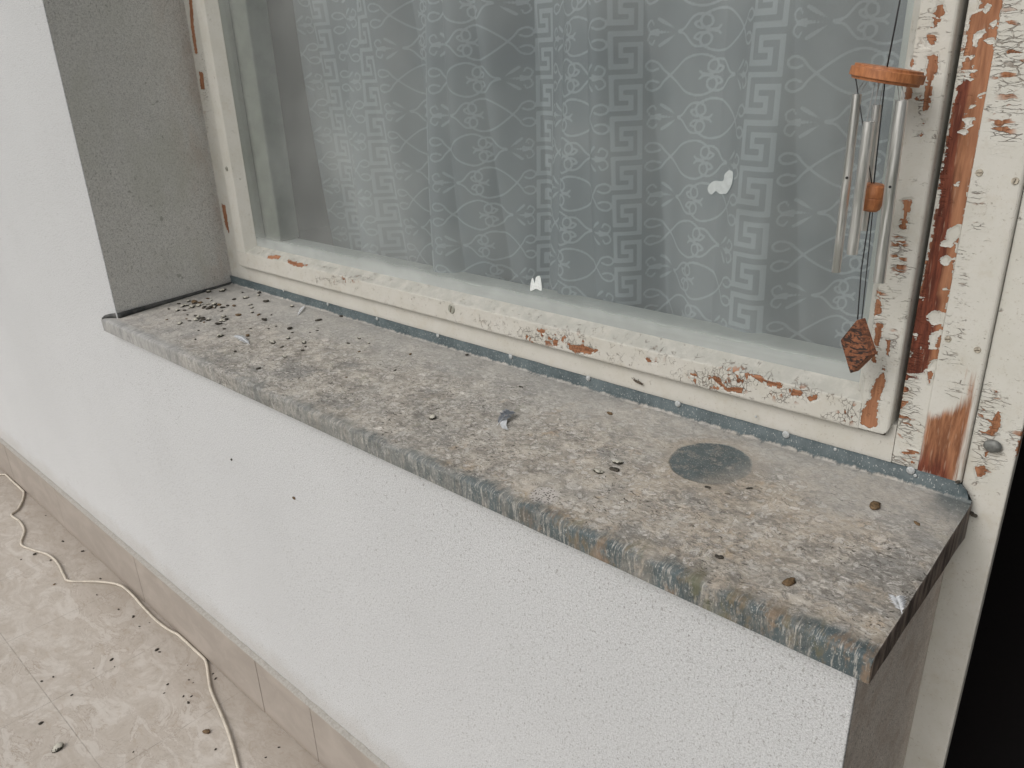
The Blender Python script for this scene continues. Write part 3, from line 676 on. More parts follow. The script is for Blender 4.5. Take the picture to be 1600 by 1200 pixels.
# round the lower right corner of the right stile
for o in sash.children:
    if 'stile' in o.name and o.data.vertices[0].co.x > .3:
        wl = WIN.location; lx, ly, lz = xsR - wl[0], SY - wl[1], zsB - wl[2]
        for v in o.data.vertices:
            dz = v.co.z - lz; t = max(0, 1 - dz/.0045); t2 = max(0, 1 - dz/.014)
            if v.co.y < ly + .012: v.co.y = max(v.co.y, ly + .0045*(1 - math.sqrt(max(0, 1 - t*t))))
            if v.co.x > lx - .014: v.co.x = min(v.co.x, lx - .014*(1 - math.sqrt(max(0, 1 - t2*t2))))
gx0, gx1, gz0, gz1 = -1.532, -.262, .934, ZT - .06
M_GAP_SHADE = simple('gap_shade', (.085, .070, .058), .9, scale=90, var=.35)
box('shade_strip', (xsL + .002, .2585, zsB - .0022), (xsR - .006, .2618, zsB + .0005), M_GAP_SHADE, sash)  # shade of the gap around the sash, put in as dark strips
box('shade_strip', (xsL - .0028, .2570, zsB - .0022), (xsL + .0003, .2618, ZT - .02), M_GAP_SHADE, sash)
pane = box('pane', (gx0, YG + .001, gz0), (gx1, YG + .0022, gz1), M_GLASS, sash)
# only one face needs the shader : delete the rear faces so the pane counts once
bm = bmesh.new(); bm.from_mesh(pane.data)
bmesh.ops.delete(bm, geom=[f for f in bm.faces if f.normal.y > -.5], context='FACES'); bm.to_mesh(pane.data); bm.free()
# inner casement seen through the pane
inn = bpy.data.objects.new('inner_sash', None); link(inn, WIN); inn.location = (0, 0, 0)
M_INNER = simple('inner_white_paint', (.70, .71, .67), .55, scale=30, var=.06)
def inner(name, a, b): return box(name, a, b, M_INNER, inn, .004)
inner('rail', (-1.56, YB + .002, .90), (-.225, YB + .05, .9500))
M_INNER_SHADE = simple('inner_shaded_paint', (.36, .36, .31), .6, scale=30, var=.1)  # darker copy of the inner paint, with the reveal's shade put in
inn_l = inner('stile', (-1.56, YB + .002, .9502), (-1.472, YB + .05, ZT - .06))
inn_l.data.materials[0] = M_INNER_SHADE
inner('stile', (-.283, YB + .002, .9502), (-.225, YB + .05, ZT - .06))
inner('rail', (-1.471, YB + .002, ZT - .12), (-.284, YB + .05, ZT - .06))
# mullion boards right of the sash and balcony door post
bw = .262
A_ = extrude('mullion_board', rnd([(xA0, YD + .04), (xA0, bw), (xAB, bw), (xAB, YD + .04)], {1: .0015, 2: .001}), 'z', ZB - .001, ZT, bw, 'A', M_PAINT_V, WIN, .0025, (None, 1.42))
A_['label'] = 'narrow mullion board with most of its paint flaked off to red brown wood'
yBf = .2585
B_ = extrude('mullion_board', rnd([(xAB + .0004, YD + .04), (xAB + .0004, yBf), (xB1, yBf), (xB1, YD + .04)], {1: .0012, 2: .004}), 'z', ZB - .002, ZT, yBf, 'B', M_PAINT_V, WIN, .0025, (None, 1.42))
B_['label'] = 'cream mullion board stripped to red brown wood at its foot'
DOOR = empty('door_frame', (-.13, YD, 0), 'white wooden balcony door post right of the window beside the dark doorway', 'door frame')
yC = .2655
extrude('post', rnd([(xB1 + .0005, YD + .03), (xB1 + .0005, yC), (xC1, yC), (xC1, yC + .013), (-.128, yC + .0131), (-.128, YD + .03)], {1: .001, 2: .0025}), 'z', .002, ZT + .01, yC, 'C', M_PAINT_V, DOOR, .0028, (None, 1.42))
extrude('post', [(.85, YD), (.80, YD), (.80, YD + .04), (.85, YD + .04)], 'z', .002, ZT + .01, YD, 'none', M_PAINT_V, DOOR, .05)
extrude('head', [(ZT - .04, YD), (ZT + .01, YD), (ZT + .01, YD + .04), (ZT - .04, YD + .04)], 'x', xC1 + .001, .799, YD, 'none', M_PAINT_H, DOOR, .05)
box('threshold', (xC1 + .001, .262, .0005), (.799, .30, .025), M_KNOB, DOOR, .003)

# ------------------------------------------------------------------ curtain
def curtain():
    x0, x1, z0, z1 = -1.47, -.17, .84, 1.52; yc = .372
    nx, nz = 900, 370
    xs_ = np.linspace(x0, x1, nx)
    def off(x, z):
        d = (z - 1.2)
        return .16 * np.clip(-1.06 - x, 0, 1) + .036*np.sin(2*np.pi*(x - .1*d)/.27 + 2.2) - .016*np.abs(np.sin(np.pi*(x + .05*d)/.083 + 1.5*np.sin(7*x))) + (.010 * np.sin(2*np.pi*(x + .03*d) / .125 + .8*np.sin(x*9)) + .0025 * np.sin(2*np.pi*(x - .05*d) / .052 + 2*np.sin(x*5 + 1)) + .010 * np.sin(2*np.pi*x / .41 + 1)) * (.80 - .35*np.clip((-1.1 - x)/.15, 0, 1))
    zs = np.linspace(z0, z1, nz)
    X, Z = np.meshgrid(xs_, zs); Y = yc + off(X, Z)
    base = yc + off(xs_, 1.2); ds = np.hypot(np.diff(xs_), np.diff(base)); arc = np.concatenate([[0], np.cumsum(ds)])
    S = arc - np.interp(-.641, xs_, arc)   # key column centre at x=-.6325
    # ---- pattern tile: period T across, 2P up
    P = .0525; T = .196 * (arc[-1] / (x1 - x0)); res = .0006
    nu, nv = int(T / res), int(2 * P / res); img = np.zeros((nv, nu))
    U, Vv = np.meshgrid((np.arange(nu) + .5) * res, (np.arange(nv) + .5) * res)
    def seg(p, q, wd):
        for dv in (-2*P, 0, 2*P):
            for du in (-T, 0, T):
                a = np.array([p[0] + du, p[1] + dv]); b = np.array([q[0] + du, q[1] + dv])
                lo = np.minimum(a, b) - wd * 2; hi = np.maximum(a, b) + wd * 2
                i0, i1 = max(0, int(lo[0]/res)), min(nu, int(hi[0]/res) + 1); j0, j1 = max(0, int(lo[1]/res)), min(nv, int(hi[1]/res) + 1)
                if i0 >= i1 or j0 >= j1: continue
                u, v = U[j0:j1, i0:i1], Vv[j0:j1, i0:i1]; ab = b - a
                t = np.clip(((u - a[0])*ab[0] + (v - a[1])*ab[1]) / (ab@ab + 1e-12), 0, 1); d = np.hypot(u - a[0] - t*ab[0], v - a[1] - t*ab[1])
                img[j0:j1, i0:i1] = np.maximum(img[j0:j1, i0:i1], np.clip((wd - d) / .0012 + .5, 0, 1))
    u_ = P / 8; kx = T / 2 - 3.0 * u_
    def hline(a, b, v): # square ended bars
        for dv in (-2*P, 0, 2*P):
            m = (U > kx + (min(a, b) - .5)*u_) & (U < kx + (max(a, b) + .5)*u_) & (abs(Vv - (v*u_ + dv)) < .5*u_); img[m] = 1
    def vline(a, v0, v1):
        for dv in (-2*P, 0, 2*P):
            m = (abs(U - kx - a*u_) < .5*u_) & (Vv > (min(v0, v1) - .5)*u_ + dv) & (Vv < (max(v0, v1) + .5)*u_ + dv); img[m] = 1
    for r_ in (0, 8, 16):
        hline(0, 6, r_); vline(0, r_ - 6, r_); hline(0, 4, r_ - 6); vline(4, r_ - 6, r_ - 4); hline(2, 4, r_ - 4); vline(2, r_ - 4, r_ - 2); hline(2, 6, r_ - 2); vline(6, r_ - 8, r_ - 2)
    def curve(pts, ox, oy, sx, sy, wd):
        c = catmull(pts, 6)
        for a, b in zip(c[:-1], c[1:]): seg((ox + a[0]*sx, oy + a[1]*sy), (ox + b[0]*sx, oy + b[1]*sy), wd)
    heart = [(-.62,-.30),(-.78,-.22),(-.95,-.28),(-1.0,-.5),(-.85,-.66),(-.62,-.55),(-.45,-.2),(-.1,.3),(.3,.72),(.7,.86),(1.05,.62),(1.1,.28),(.95,.04),(.74,.05),(.66,.16)]
    petal = lambda ang: [(math.cos(ang)*r + 0, math.sin(ang)*r) for r in (.25, .8)]
    cw = T - 7.2*u_; sub = cw / 2
    for cidx in range(2):
        ox = T/2 + 3.9*u_ + sub * (cidx + .5)
        for hh in range(2):
            oy = P * (hh + .5 * 0) + (0 if cidx == 0 else P)
            oy = (oy) % (2*P)
            mx = 1 if cidx == 0 else -1
            if hh == 0:
                for sg in (1, -1): curve(heart, ox + mx*sub*.05, oy, mx*sub*.52, sg * P*.54, .00155)
            else:
                ax_, ay_ = ox + mx*sub*.02, oy
                for an, ln_ in ((0, .40), (.85, .40), (-.85, .40)):
                    for t in np.linspace(.18, 1, 9):
                        wd = .0004 + .0030*math.sin(math.pi*min(1, t*.62 + .12))**1.5*t
                        q = (ax_ - mx*math.cos(an)*sub*ln_*t, ay_ + math.sin(an)*P*ln_*t*1.0); seg(q, q, wd)
                for sg in (1, -1):
                    curve([(.05,.02),(.30,.12),(.62,.55),(.95,.50),(1.0,.2),(.75,.08),(.6,.25),(.72,.34)], ox, oy, mx*sub*.50, sg*P*.62, .00155)
                    curve([(-.62,.10),(-.95,.05),(-1.05,.3),(-.85,.45),(-.75,.30)], ox, oy, mx*sub*.42, sg*P*.62, .00140)
    for _ in range(1): img = (img*2 + np.roll(img, 1, 0) + np.roll(img, -1, 0) + np.roll(img, 1, 1) + np.roll(img, -1, 1)) / 6
    SS = np.broadcast_to(S, X.shape); uu = ((SS + T/2) / res) % nu; vv = ((Z / res) % nv)
    a0 = uu.astype(int) % nu; b0 = vv.astype(int) % nv; fu, fv = uu % 1, vv % 1; a1, b1 = (a0 + 1) % nu, (b0 + 1) % nv
    pat = img[b0, a0]*(1-fu)*(1-fv) + img[b0, a1]*fu*(1-fv) + img[b1, a0]*(1-fu)*fv + img[b1, a1]*fu*fv
    V = np.stack([X.ravel(), Y.ravel(), Z.ravel()], 1).astype(np.float32)
    me = bpy.data.meshes.new('curtain'); me.vertices.add(len(V)); me.vertices.foreach_set('co', V.ravel())
    idx = np.arange(nx*nz).reshape(nz, nx); q = np.stack([idx[:-1, :-1], idx[:-1, 1:], idx[1:, 1:], idx[1:, :-1]], -1).reshape(-1, 4)
    me.loops.add(q.size); me.loops.foreach_set('vertex_index', q.ravel().astype(np.int32)); me.polygons.add(len(q))
    me.polygons.foreach_set('loop_start', np.arange(0, q.size, 4, dtype=np.int32)); me.polygons.foreach_set('loop_total', np.full(len(q), 4, np.int32))
    me.update(); me.validate(); me.polygons.foreach_set('use_smooth', np.ones(len(q), bool))
    at_ = me.attributes.new('pattern', 'FLOAT', 'POINT'); at_.data.foreach_set('value', pat.ravel().astype(np.float32))
    me.materials.append(M_CURTAIN); o = bpy.data.objects.new('curtain', me); link(o)
    # plain upper part of the same cloth, coarser
    return tag(o, 'pale lace curtain with greek key and heart scroll pattern hanging behind the pane', 'curtain')
CUR = curtain()
nx = 300; V = []; Fc = []
xs_ = np.linspace(-1.47, -.17, nx)
for j, z in enumerate((1.5205, 2.1)):
    for x in xs_: V.append((x, .372 + .16*max(0, -1.06 - x) + .013*math.sin(2*math.pi*x/.105 + .8*math.sin(x*9)), z))
for i in range(nx - 1): Fc.append((i, i + 1, nx + i + 1, nx + i))
mesh_obj('upper_curtain', V, Fc, M_CURTAIN, CUR, True, dict(pattern=np.zeros(len(V))))

# ------------------------------------------------------------------ sill
SX0, SX1 = -1.679, -.1355
def sill():
    top = lambda y: .824 + (y + .02) * (.8425 - .824) / .282
    root = empty('window_sill', (-.9, .12, .82), 'slate blue metal window sill covered in grey brown dirt and dried droppings', 'window sill')
    # cross section from lip bottom up, over the rounded nose and back
    sec = [(-.0195, .7975), (-.0205, .8185)]
    for k_ in range(1, 6):
        a = math.pi/2 * k_/5; sec.append((-.0205 + .0045*(1 - math.cos(a)), .8193 + .0045*math.sin(a)))
    for y in np.linspace(-.0155, .2595, 72): sec.append((y, top(y)))
    xs_ = np.linspace(SX0, SX1, 400); V = []; Fc = []
    def warp(x, y, z):
        return z + .0007*mnoise.noise(Vector((x*7, y*7, 1))) + .00035*mnoise.noise(Vector((x*45, y*45, 5)))
    for x in xs_:
        for (y, z) in sec:
            e = max(0, (x - (SX1 - .004)) / .004); zz = warp(x, y, z) - .0022*e*e if z > .81 else z
            yy = y + .0006*mnoise.noise(Vector((x*11, 3, z*40)))
            V.append((x, yy, zz))
    m = len(sec)
    for i in range(len(xs_) - 1):
        for j in range(m - 1): Fc.append((i*m+j, (i+1)*m+j, (i+1)*m+j+1, i*m+j+1))
    mesh_obj('sill_plate', V, Fc, M_SILL, root, True)
    # end cheek on the right, folded down, slightly ragged
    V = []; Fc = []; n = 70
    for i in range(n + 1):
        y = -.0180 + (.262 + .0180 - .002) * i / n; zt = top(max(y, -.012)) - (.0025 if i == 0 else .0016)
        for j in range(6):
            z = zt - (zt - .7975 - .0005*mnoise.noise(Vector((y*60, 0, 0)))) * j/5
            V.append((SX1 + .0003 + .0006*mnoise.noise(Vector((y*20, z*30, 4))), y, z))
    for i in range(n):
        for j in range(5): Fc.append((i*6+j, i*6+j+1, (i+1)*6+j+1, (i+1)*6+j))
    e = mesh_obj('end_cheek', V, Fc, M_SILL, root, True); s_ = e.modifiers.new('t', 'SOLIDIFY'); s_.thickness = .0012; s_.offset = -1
    # left upstand against the reveal and left end of the lip
    V = []; Fc = []
    for i in range(61):
        y = -.0190 + (.2595 + .0190) * i / 60
        xx = np.interp(y, [-.019, -.006, .003, .26], [-1.6765, -1.665, XL + .0035, XL + .0040]); zt = top(y)
        hgt = np.interp(y, [-.019, -.014, -.006, .003, .10, .26], [.0015, .0065, .0085, .0115, .0085, .0040])
        V += [(xx, y, zt - .003), (xx + .0006*mnoise.noise(Vector((y*30, 1, 1))), y, zt + hgt)]
    for i in range(60): Fc.append((2*i, 2*i+2, 2*i+3, 2*i+1))
    u = mesh_obj('side_upstand', V, Fc, M_UP, root, True); s_ = u.modifiers.new('t', 'SOLIDIFY'); s_.thickness = .0012; s_.offset = 0
    V, Fc = box_vf((SX0, -.0192, .7978), (SX0 + .001, .0, .8185)); mesh_obj('end_cheek', V, Fc, M_UP, root)
    # upstand at the back, nailed to the frame, dropping in a curve at the right end
    V = []; Fc = []; xs_ = np.linspace(XL + .002, SX1, 260)
    for x in xs_:
        t = max(0, (x - (SX1 - .019)) / .019); ztop = .8603 - .026 * (1 - math.sqrt(max(0, 1 - t*t)))
        ztop += .0006*mnoise.noise(Vector((x*25, 1, 2)))
        y0 = .2575 + .0009*mnoise.noise(Vector((x*12, 5, 2)))
        V += [(x, y0 - .004, .8420), (x, y0 - .0012, .8430), (x, y0, .8448), (x, y0 - .0003, ztop), (x, y0 + .0022, ztop)]
    for i in range(len(xs_) - 1):
        for j in range(4): Fc.append((i*5+j, (i+1)*5+j, (i+1)*5+j+1, i*5+j+1))
    mesh_obj('back_upstand', V, Fc, M_SILL, root, True)
    # unseen core added below the sheet to stop light leaking through
    V, Fc = box_vf((XL + .001, .0005, .7962), (SX1 - .014, .258, .8215)); mesh_obj('sill_filler', V, Fc, M_GROUT, root)
    # nails
    for px, py, r_ in ((443, 454, .0030), (512, 475, .0034), (589, 498, .0034), (684, 524, .0037), (798, 557, .0040), (919, 591, .0042), (1059, 631, .0044), (1228, 679, .0046), (1423, 735, .0046), (1181, 651, .0016), (1430, 743, .0020), (1305, 702, .0020)):
        p = at(px, py, 1, .2565); bm = bmesh.new(); bmesh.ops.create_uvsphere(bm, u_segments=14, v_segments=8, radius=r_)
        bmesh.ops.scale(bm, verts=bm.verts, vec=(1, .35, 1)); bmesh.ops.translate(bm, verts=bm.verts, vec=p); bm_obj('nail', bm, M_NAIL, root)
    return root
k = NB('sill_upstand'); P = k.world(); M_UP = k.fin(k.mix(k.ramp(k.noise(P, 40, 4, .7), .35, .65), (.03, .033, .035), (.10, .10, .095)), .7)
SILL = sill()
sill_z = lambda y: .824 + (y + .02) * (.8425 - .824) / .282

# ------------------------------------------------------------------ screws, knob on the joinery (parts)
def disc(name, p, r_, mat, parent, slot=True, depth=.0015):
    bm = bmesh.new(); bmesh.ops.create_cone(bm, cap_ends=True, segments=22, radius1=r_, radius2=r_*.82, depth=depth)
    bmesh.ops.rotate(bm, verts=bm.verts, cent=(0, 0, 0), matrix=Matrix.Rotation(math.pi/2, 3, 'X')); bmesh.ops.translate(bm, verts=bm.verts, vec=p)
    o = bm_obj(name, bm, mat, parent, False)
    if slot:
        a = random.uniform(0, 3); c, s_ = math.cos(a)*r_*.7, math.sin(a)*r_*.7; pr = Vector(p) + Vector((0, -depth*.52, 0))
        n_ = Vector((-s_, 0, c)).normalized()*r_*.12; d_ = Vector((c, 0, s_))
        V = [pr - d_ - n_, pr + d_ - n_, pr + d_ + n_, pr - d_ + n_]
        mesh_obj('slot', V, [(0, 1, 2, 3)], M_INSECT, o if False else parent)
    return o
for px, py in ((1530, 270), (1586, 283), (1527, 547), (1481, 530)):
    disc('screw', at(px, py, 1, yBf - .0005), .0034, M_SCREW, WIN)
M_CAPM = simple('painted_cap', (.30, .30, .255), .5, scale=300)
disc('screw_cap', at(705, 483, 1, SY - .0006), .0082, M_CAPM, WIN); disc('screw_cap', at(354, 264, 1, SY - .0006), .0050, M_CAPM, WIN)
p = at(1551, 697, 1, yC - .004); bm = bmesh.new(); bmesh.ops.create_uvsphere(bm, u_segments=20, v_segments=12, radius=.0085)
bmesh.ops.scale(bm, verts=bm.verts, vec=(1, .55, .8)); bmesh.ops.translate(bm, verts=bm.verts, vec=p); bm_obj('knob', bm, M_KNOB, DOOR)
V, Fc = tube_vf([Vector(p) + Vector((0, 0, 0)), Vector(p) + Vector((0, .006, 0))], .0035); mesh_obj('knob_stem', V, Fc, M_KNOB, DOOR, True)

# ------------------------------------------------------------------ wind chime
cx_, cy_ = at(1386, 117, 1, .205)[0], .205
cz_ = at(1386, 117, 1, .205)[2]
CH = empty('wind_chime', (cx_, cy_, cz_ - .3), 'wooden and aluminium wind chime hanging in front of the pane beside the peeling stile', 'wind chime')
R_D = .0318; tilt = Matrix.Rotation(math.radians(9.5), 3, 'Y')
bm = bmesh.new(); bmesh.ops.create_cone(bm, cap_ends=True, segments=64, radius1=R_D, radius2=R_D, depth=.0128)
bmesh.ops.bevel(bm, geom=[e for e in bm.edges if len(e.link_faces) == 2 and abs(e.link_faces[0].normal.dot(e.link_faces[1].normal)) < .3], offset=.0026, segments=5, affect='EDGES')
bmesh.ops.rotate(bm, verts=bm.verts, cent=(0, 0, 0), matrix=tilt @ Matrix.Rotation(math.radians(-3), 3, 'X')); bmesh.ops.translate(bm, verts=bm.verts, vec=(cx_, cy_, cz_))
dobj = bm_obj('top_disc', bm, M_CWOOD, CH, False); add_bevel(dobj, .0005)
def chime_tube(px0, py0, px1, py1, y, r_, hole=None):
    a = at(px0, py0, 1, y); b = at(px1, py1, 1, y); n = 20; V = []; Fc = []
    a, b = Vector(a), Vector(b); b = Vector((a.x + (b.x - a.x)*1, a.y, b.z))
    for e_, rr in ((a, r_), (b, r_), (b, r_*.78), (a, r_*.78)):
        for k_ in range(n): an = 2*math.pi*k_/n; V.append((e_.x + rr*math.cos(an), e_.y + rr*math.sin(an), e_.z))
    for s_ in range(4):
        for k_ in range(n): q = (s_*n + k_, s_*n + (k_+1) % n, ((s_+1) % 4)*n + (k_+1) % n, ((s_+1) % 4)*n + k_); Fc.append(q[::-1])
    o = mesh_obj('tube', V, Fc, M_ALU, CH, False); o.data.polygons.foreach_set('use_smooth', [True]*len(o.data.polygons))
    e_ = o.modifiers.new('es', 'EDGE_SPLIT'); e_.split_angle = math.radians(40)
    if hole:
        p = Vector(at(*hole, 1, y - r_ - .0001)); d_ = (Vector(CAMLOC) - a); d_.z = 0; d_.normalize(); p = Vector((a.x, a.y, p.z)) + (b - a)*((a.z - p.z)/(a.z - b.z)); p = Vector((p.x, a.y, p.z)) + d_*r_
        bm = bmesh.new(); bmesh.ops.create_uvsphere(bm, u_segments=10, v_segments=6, radius=.0013); bmesh.ops.translate(bm, verts=bm.verts, vec=p); bm_obj('hole', bm, M_STRING, o)
    # thread to the disc
    for dx in (-.0022, .0022):
        V, Fc = tube_vf([(a.x, a.y, a.z - .012), (a.x + dx, a.y, a.z), (cx_ + (a.x + dx - cx_)*.75, cy_ + (a.y - cy_)*.8, cz_ - .006)], .00035, 5); mesh_obj('thread', V, Fc, M_THREAD, CH)
    return o
chime_tube(1339, 147, 1306, 425, .196, .0042, (1334, 214))
chime_tube(1358, 190, 1331, 397, .182, .0050)
chime_tube(1409, 157, 1373, 441, .188, .0054, (1395, 226))
chime_tube(1370, 164, 1348, 360, .222, .0042)
bp = at(1363, 308, 1, .203); bm = bmesh.new(); n_ = 28
prof = [(.0, .0125), (.0075, .0125), (.0094, .0105), (.0104, .004), (.0104, .0008), (.0099, 0), (.0104, -.0008), (.0104, -.004), (.0094, -.0105), (.0075, -.0125), (0, -.0125)]
rings = [[bm.verts.new((r_*math.cos(2*math.pi*k_/n_), r_*math.sin(2*math.pi*k_/n_), z_)) for k_ in range(n_)] for r_, z_ in prof[1:-1]]
for a, b in zip(rings[:-1], rings[1:]):
    for k_ in range(n_): bm.faces.new((a[k_], b[k_], b[(k_+1) % n_], a[(k_+1) % n_]))
bm.faces.new(rings[0]); bm.faces.new(rings[-1][::-1])
bmesh.ops.rotate(bm, verts=bm.verts, cent=(0, 0, 0), matrix=Matrix.Rotation(math.radians(6), 3, 'Y')); bmesh.ops.translate(bm, verts=bm.verts, vec=bp); bm_obj('clapper', bm, M_CWOOD, CH, False)
tp = at(1340, 499, 1, .205)
for pts, r_ in (([(cx_ - .001, cy_, cz_ - .006), tuple(bp)], .0006), ([tuple(bp), (bp[0] - .001, bp[1], bp[2] - .07), tuple(tp)], .0006), ([(cx_ - .001, cy_, cz_ + .004), (at(1418, -60, 1, cy_))], .0007),
                ([(cx_ - .023, cy_ - .012, cz_ - .002), tuple(Vector(bp) + Vector((-.002, 0, .012)))], .0005), ([tuple(Vector(bp) + Vector((.002, 0, -.01))), (tp[0] + .004, tp[1], tp[2])], .0005)):
    V, Fc = tube_vf(pts, r_, 6); mesh_obj('string', V, Fc, M_STRING, CH, True)
# carved wooden wind catcher : square block hung by a corner
yF = .200
cor = [at(px, py, 1, yF) for px, py in ((1338, 500), (1309, 534), (1328, 584), (1357, 556))]
cor[1][1] += .006; 
ex = np.array([.0062, .0070, .0022])
V = [tuple(c) for c in cor] + [tuple(c + ex) for c in cor]
k = NB('carved_wood'); P = k.world(); gg = k.noise(k.map((1, 1, 1), rot=(0, .6, 0)), 190, 3, .6, 1.5)
burn = k.math('MULTIPLY', k.ramp(k.noise(k.map((.6, 1, 1.4), rot=(0, .5, 0)), 120, 2, .5, 2.2), .50, .56), k.math('MULTIPLY', k.ramp(k.n('ShaderNodeNewGeometry').outputs['Pointiness'], 0, 1), 2))
sepn = k.sep(k.n('ShaderNodeNewGeometry').outputs['True Normal'])
burn = k.math('MULTIPLY', k.ramp(k.noise(k.map((.6, 1, 1.4), rot=(0, .5, 0)), 120, 2, .5, 2.2), .49, .54), k.ramp(sepn[1], -.75, -.6, 1, 0))
M_CARVE = k.fin(k.mix(k.math('MULTIPLY', burn, .92), k.mix(k.ramp(gg, .35, .65), (.13, .048, .024), (.27, .105, .05)), (.015, .012, .012)), .55, k.bump(burn, .0008, -.8))
o = mesh_obj('wind_catcher', V, [(0, 1, 2, 3), (4, 7, 6, 5), (0, 4, 5, 1), (1, 5, 6, 2), (2, 6, 7, 3), (3, 7, 4, 0)], M_CARVE, CH)
bm = bmesh.new(); bm.from_mesh(o.data); bmesh.ops.recalc_face_normals(bm, faces=bm.faces); bm.to_mesh(o.data); bm.free(); add_bevel(o, .0009)

# ------------------------------------------------------------------ marks stuck on the pane
def flat_splash(name, px_pts, y, mat, label, th=.0006, cat='splash'):
    bm = bmesh.new(); c = catmull([at(px, py, 1, y) for px, py in px_pts + px_pts[:1]], 4)[:-1]
    fv = [bm.verts.new(p) for p in c]; f = bm.faces.new(fv); bm.normal_update()
    if f.normal.y > 0: f.normal_flip()
    r_ = bmesh.ops.extrude_face_region(bm, geom=[f]); bmesh.ops.translate(bm, verts=[v for v in r_['geom'] if isinstance(v, bmesh.types.BMVert)], vec=(0, -th, 0))
    bmesh.ops.recalc_face_normals(bm, faces=bm.faces); bmesh.ops.triangulate(bm, faces=bm.faces)
    o = bm_obj(name, bm, mat, None, False); return tag(o, label, cat)
Zm = lambda l, s_, ox, oy: [(x / s_ + ox, y / s_ + oy) for x, y in l]
flat_splash('dropping_splash', Zm([(765,850),(785,862),(780,920),(755,965),(738,968),(720,970),(700,955),(680,972),(665,962),(660,935),(690,905),(735,905),(745,870)], 3.2, 900, 0), YG, M_SMEAR, 'flat grey splash dried on the pane over the curtain, left of the chime')
flat_splash('dropping_splash', Zm([(518,50),(530,15),(543,48),(552,12),(575,5),(584,40),(586,95),(552,84),(535,92),(515,95)], 4, 700, 430), YG, M_SPLAT, 'small white splash stuck low on the pane just above the bottom rail')

# ------------------------------------------------------------------ droppings and dirt
def lump_mesh(name, mat, seed, elong=1.4, flat=.6, blobs=3):
    bm = bmesh.new(); r = random.Random(seed)
    for b_ in range(blobs):
        q = bmesh.ops.create_icosphere(bm, subdivisions=2, radius=1.0)['verts']; s_ = r.uniform(.45, .75) if b_ else .8
        off = Vector((r.uniform(-.7, .7)*elong, r.uniform(-.5, .5), r.uniform(-.1, .2))) if b_ else Vector((0, 0, 0))
        for v in q:
            nz = 1 + .32*mnoise.noise(v.co*1.9 + Vector((seed*3.1, b_, 0))); v.co = Vector((v.co.x*s_*nz*(elong if not b_ else 1.1), v.co.y*s_*nz, v.co.z*s_*nz*flat)) + off
    me = bpy.data.meshes.new(name); bm.to_mesh(me); bm.free(); me.materials.append(mat); me.polygons.foreach_set('use_smooth', [True]*len(me.polygons)); return me
LUMPS = [lump_mesh('dropping', M_DROP, s_, random.Random(s_).uniform(1, 1.6), .62, random.Random(s_).choice((2, 3, 3))) for s_ in range(6)]
LUMPD = [lump_mesh('dropping', M_DROPD, 20 + s_, 1.5, .5, 2) for s_ in range(4)]
LUMPB = [lump_mesh('dropping', M_DROPB, 30 + s_, 1.6, .55, 2) for s_ in range(2)]
def drop(px, py, size_px, kind='w', label=None, group=None, plane='sill', name='dropping', cat='dropping'):
    z = sill_z(.1) if plane == 'sill' else 0.0
    p = at(px, py, 2, z)
    if plane == 'sill':
        p = at(px, py, 2, sill_z(p[1])); z = sill_z(p[1])
    d = np.linalg.norm(p - CAMLOC); r_ = size_px / 2 / F * d
    me = random.choice({'w': LUMPS, 'd': LUMPD, 'b': LUMPB}[kind])
    o = bpy.data.objects.new(name, me); o.location = (p[0], p[1], z + r_*.28); o.scale = (r_*1.0,)*3
    o.rotation_euler = (random.uniform(-.2, .2), random.uniform(-.2, .2), random.uniform(0, 6.28)); link(o)
    return tag(o, label, cat, group)
GL = 'small dark and white dropping in the scatter on the left end of the sill'
GG = 'droppings scattered on the left end of the sill'
z3 = lambda x, y: (150 + x/5.333, 400 + y/5.333)
for (x, y, s_, kd) in ((340,460,9,'d'),(705,345,8,'w'),(680,355,6,'d'),(830,315,7,'w'),(935,300,10,'w'),(1050,290,10,'w'),(1065,280,7,'d'),(1185,225,8,'w'),(1250,240,6,'w'),(1150,362,7,'d'),(1250,348,9,'w'),(1360,305,8,'d'),(1355,325,6,'w'),(1410,378,9,'d'),
    (720,425,9,'w'),(760,415,8,'w'),(800,430,10,'w'),(850,415,9,'w'),(820,385,11,'b'),(770,380,8,'w'),(870,390,7,'b'),(900,430,8,'d'),(940,440,10,'d'),(985,405,10,'w'),(990,430,7,'w'),(680,460,9,'w'),(1060,430,7,'d'),(1095,415,6,'d'),(1150,415,7,'b'),(1045,460,4,'d'),
    (780,545,6,'d'),(830,535,9,'w'),(850,510,8,'w'),(880,520,8,'d'),(940,535,9,'w'),(1060,510,10,'w'),(1050,545,9,'w'),(1090,530,8,'d'),(1020,570,9,'d'),(700,568,9,'w'),(1185,495,9,'b'),(1300,470,7,'w'),(1355,490,6,'b'),(1300,430,7,'w'),(1285,405,6,'w'),(1408,535,8,'d'),(1065,610,5,'d'),(765,495,4,'d'),(855,625,4,'d'),(830,700,4,'d'),(510,422,4,'d'),(1460,490,3,'d'),(590,535,4,'b'),(930,355,5,'b'),(1220,300,4,'d')):
    drop(*z3(x, y), s_*.86, kd, GL, GG)
rr_ = random.Random(5)
for i_ in range(34):
    cx0, cy0, sx_, sy_ = rr_.choice(((810, 420, 80, 22), (940, 420, 60, 20), (850, 530, 45, 16), (1055, 520, 45, 16)))
    drop(*z3(rr_.gauss(cx0, sx_), rr_.gauss(cy0, sy_)), rr_.uniform(3, 6.5), rr_.choice('wwdbd'), GL, GG)
GM = 'tiny dark dropping scattered on the sill right of the main scatter'; GMg = 'sparse droppings on the left middle of the sill'
z4 = lambda x, y: (350 + x/4, 350 + y/4)
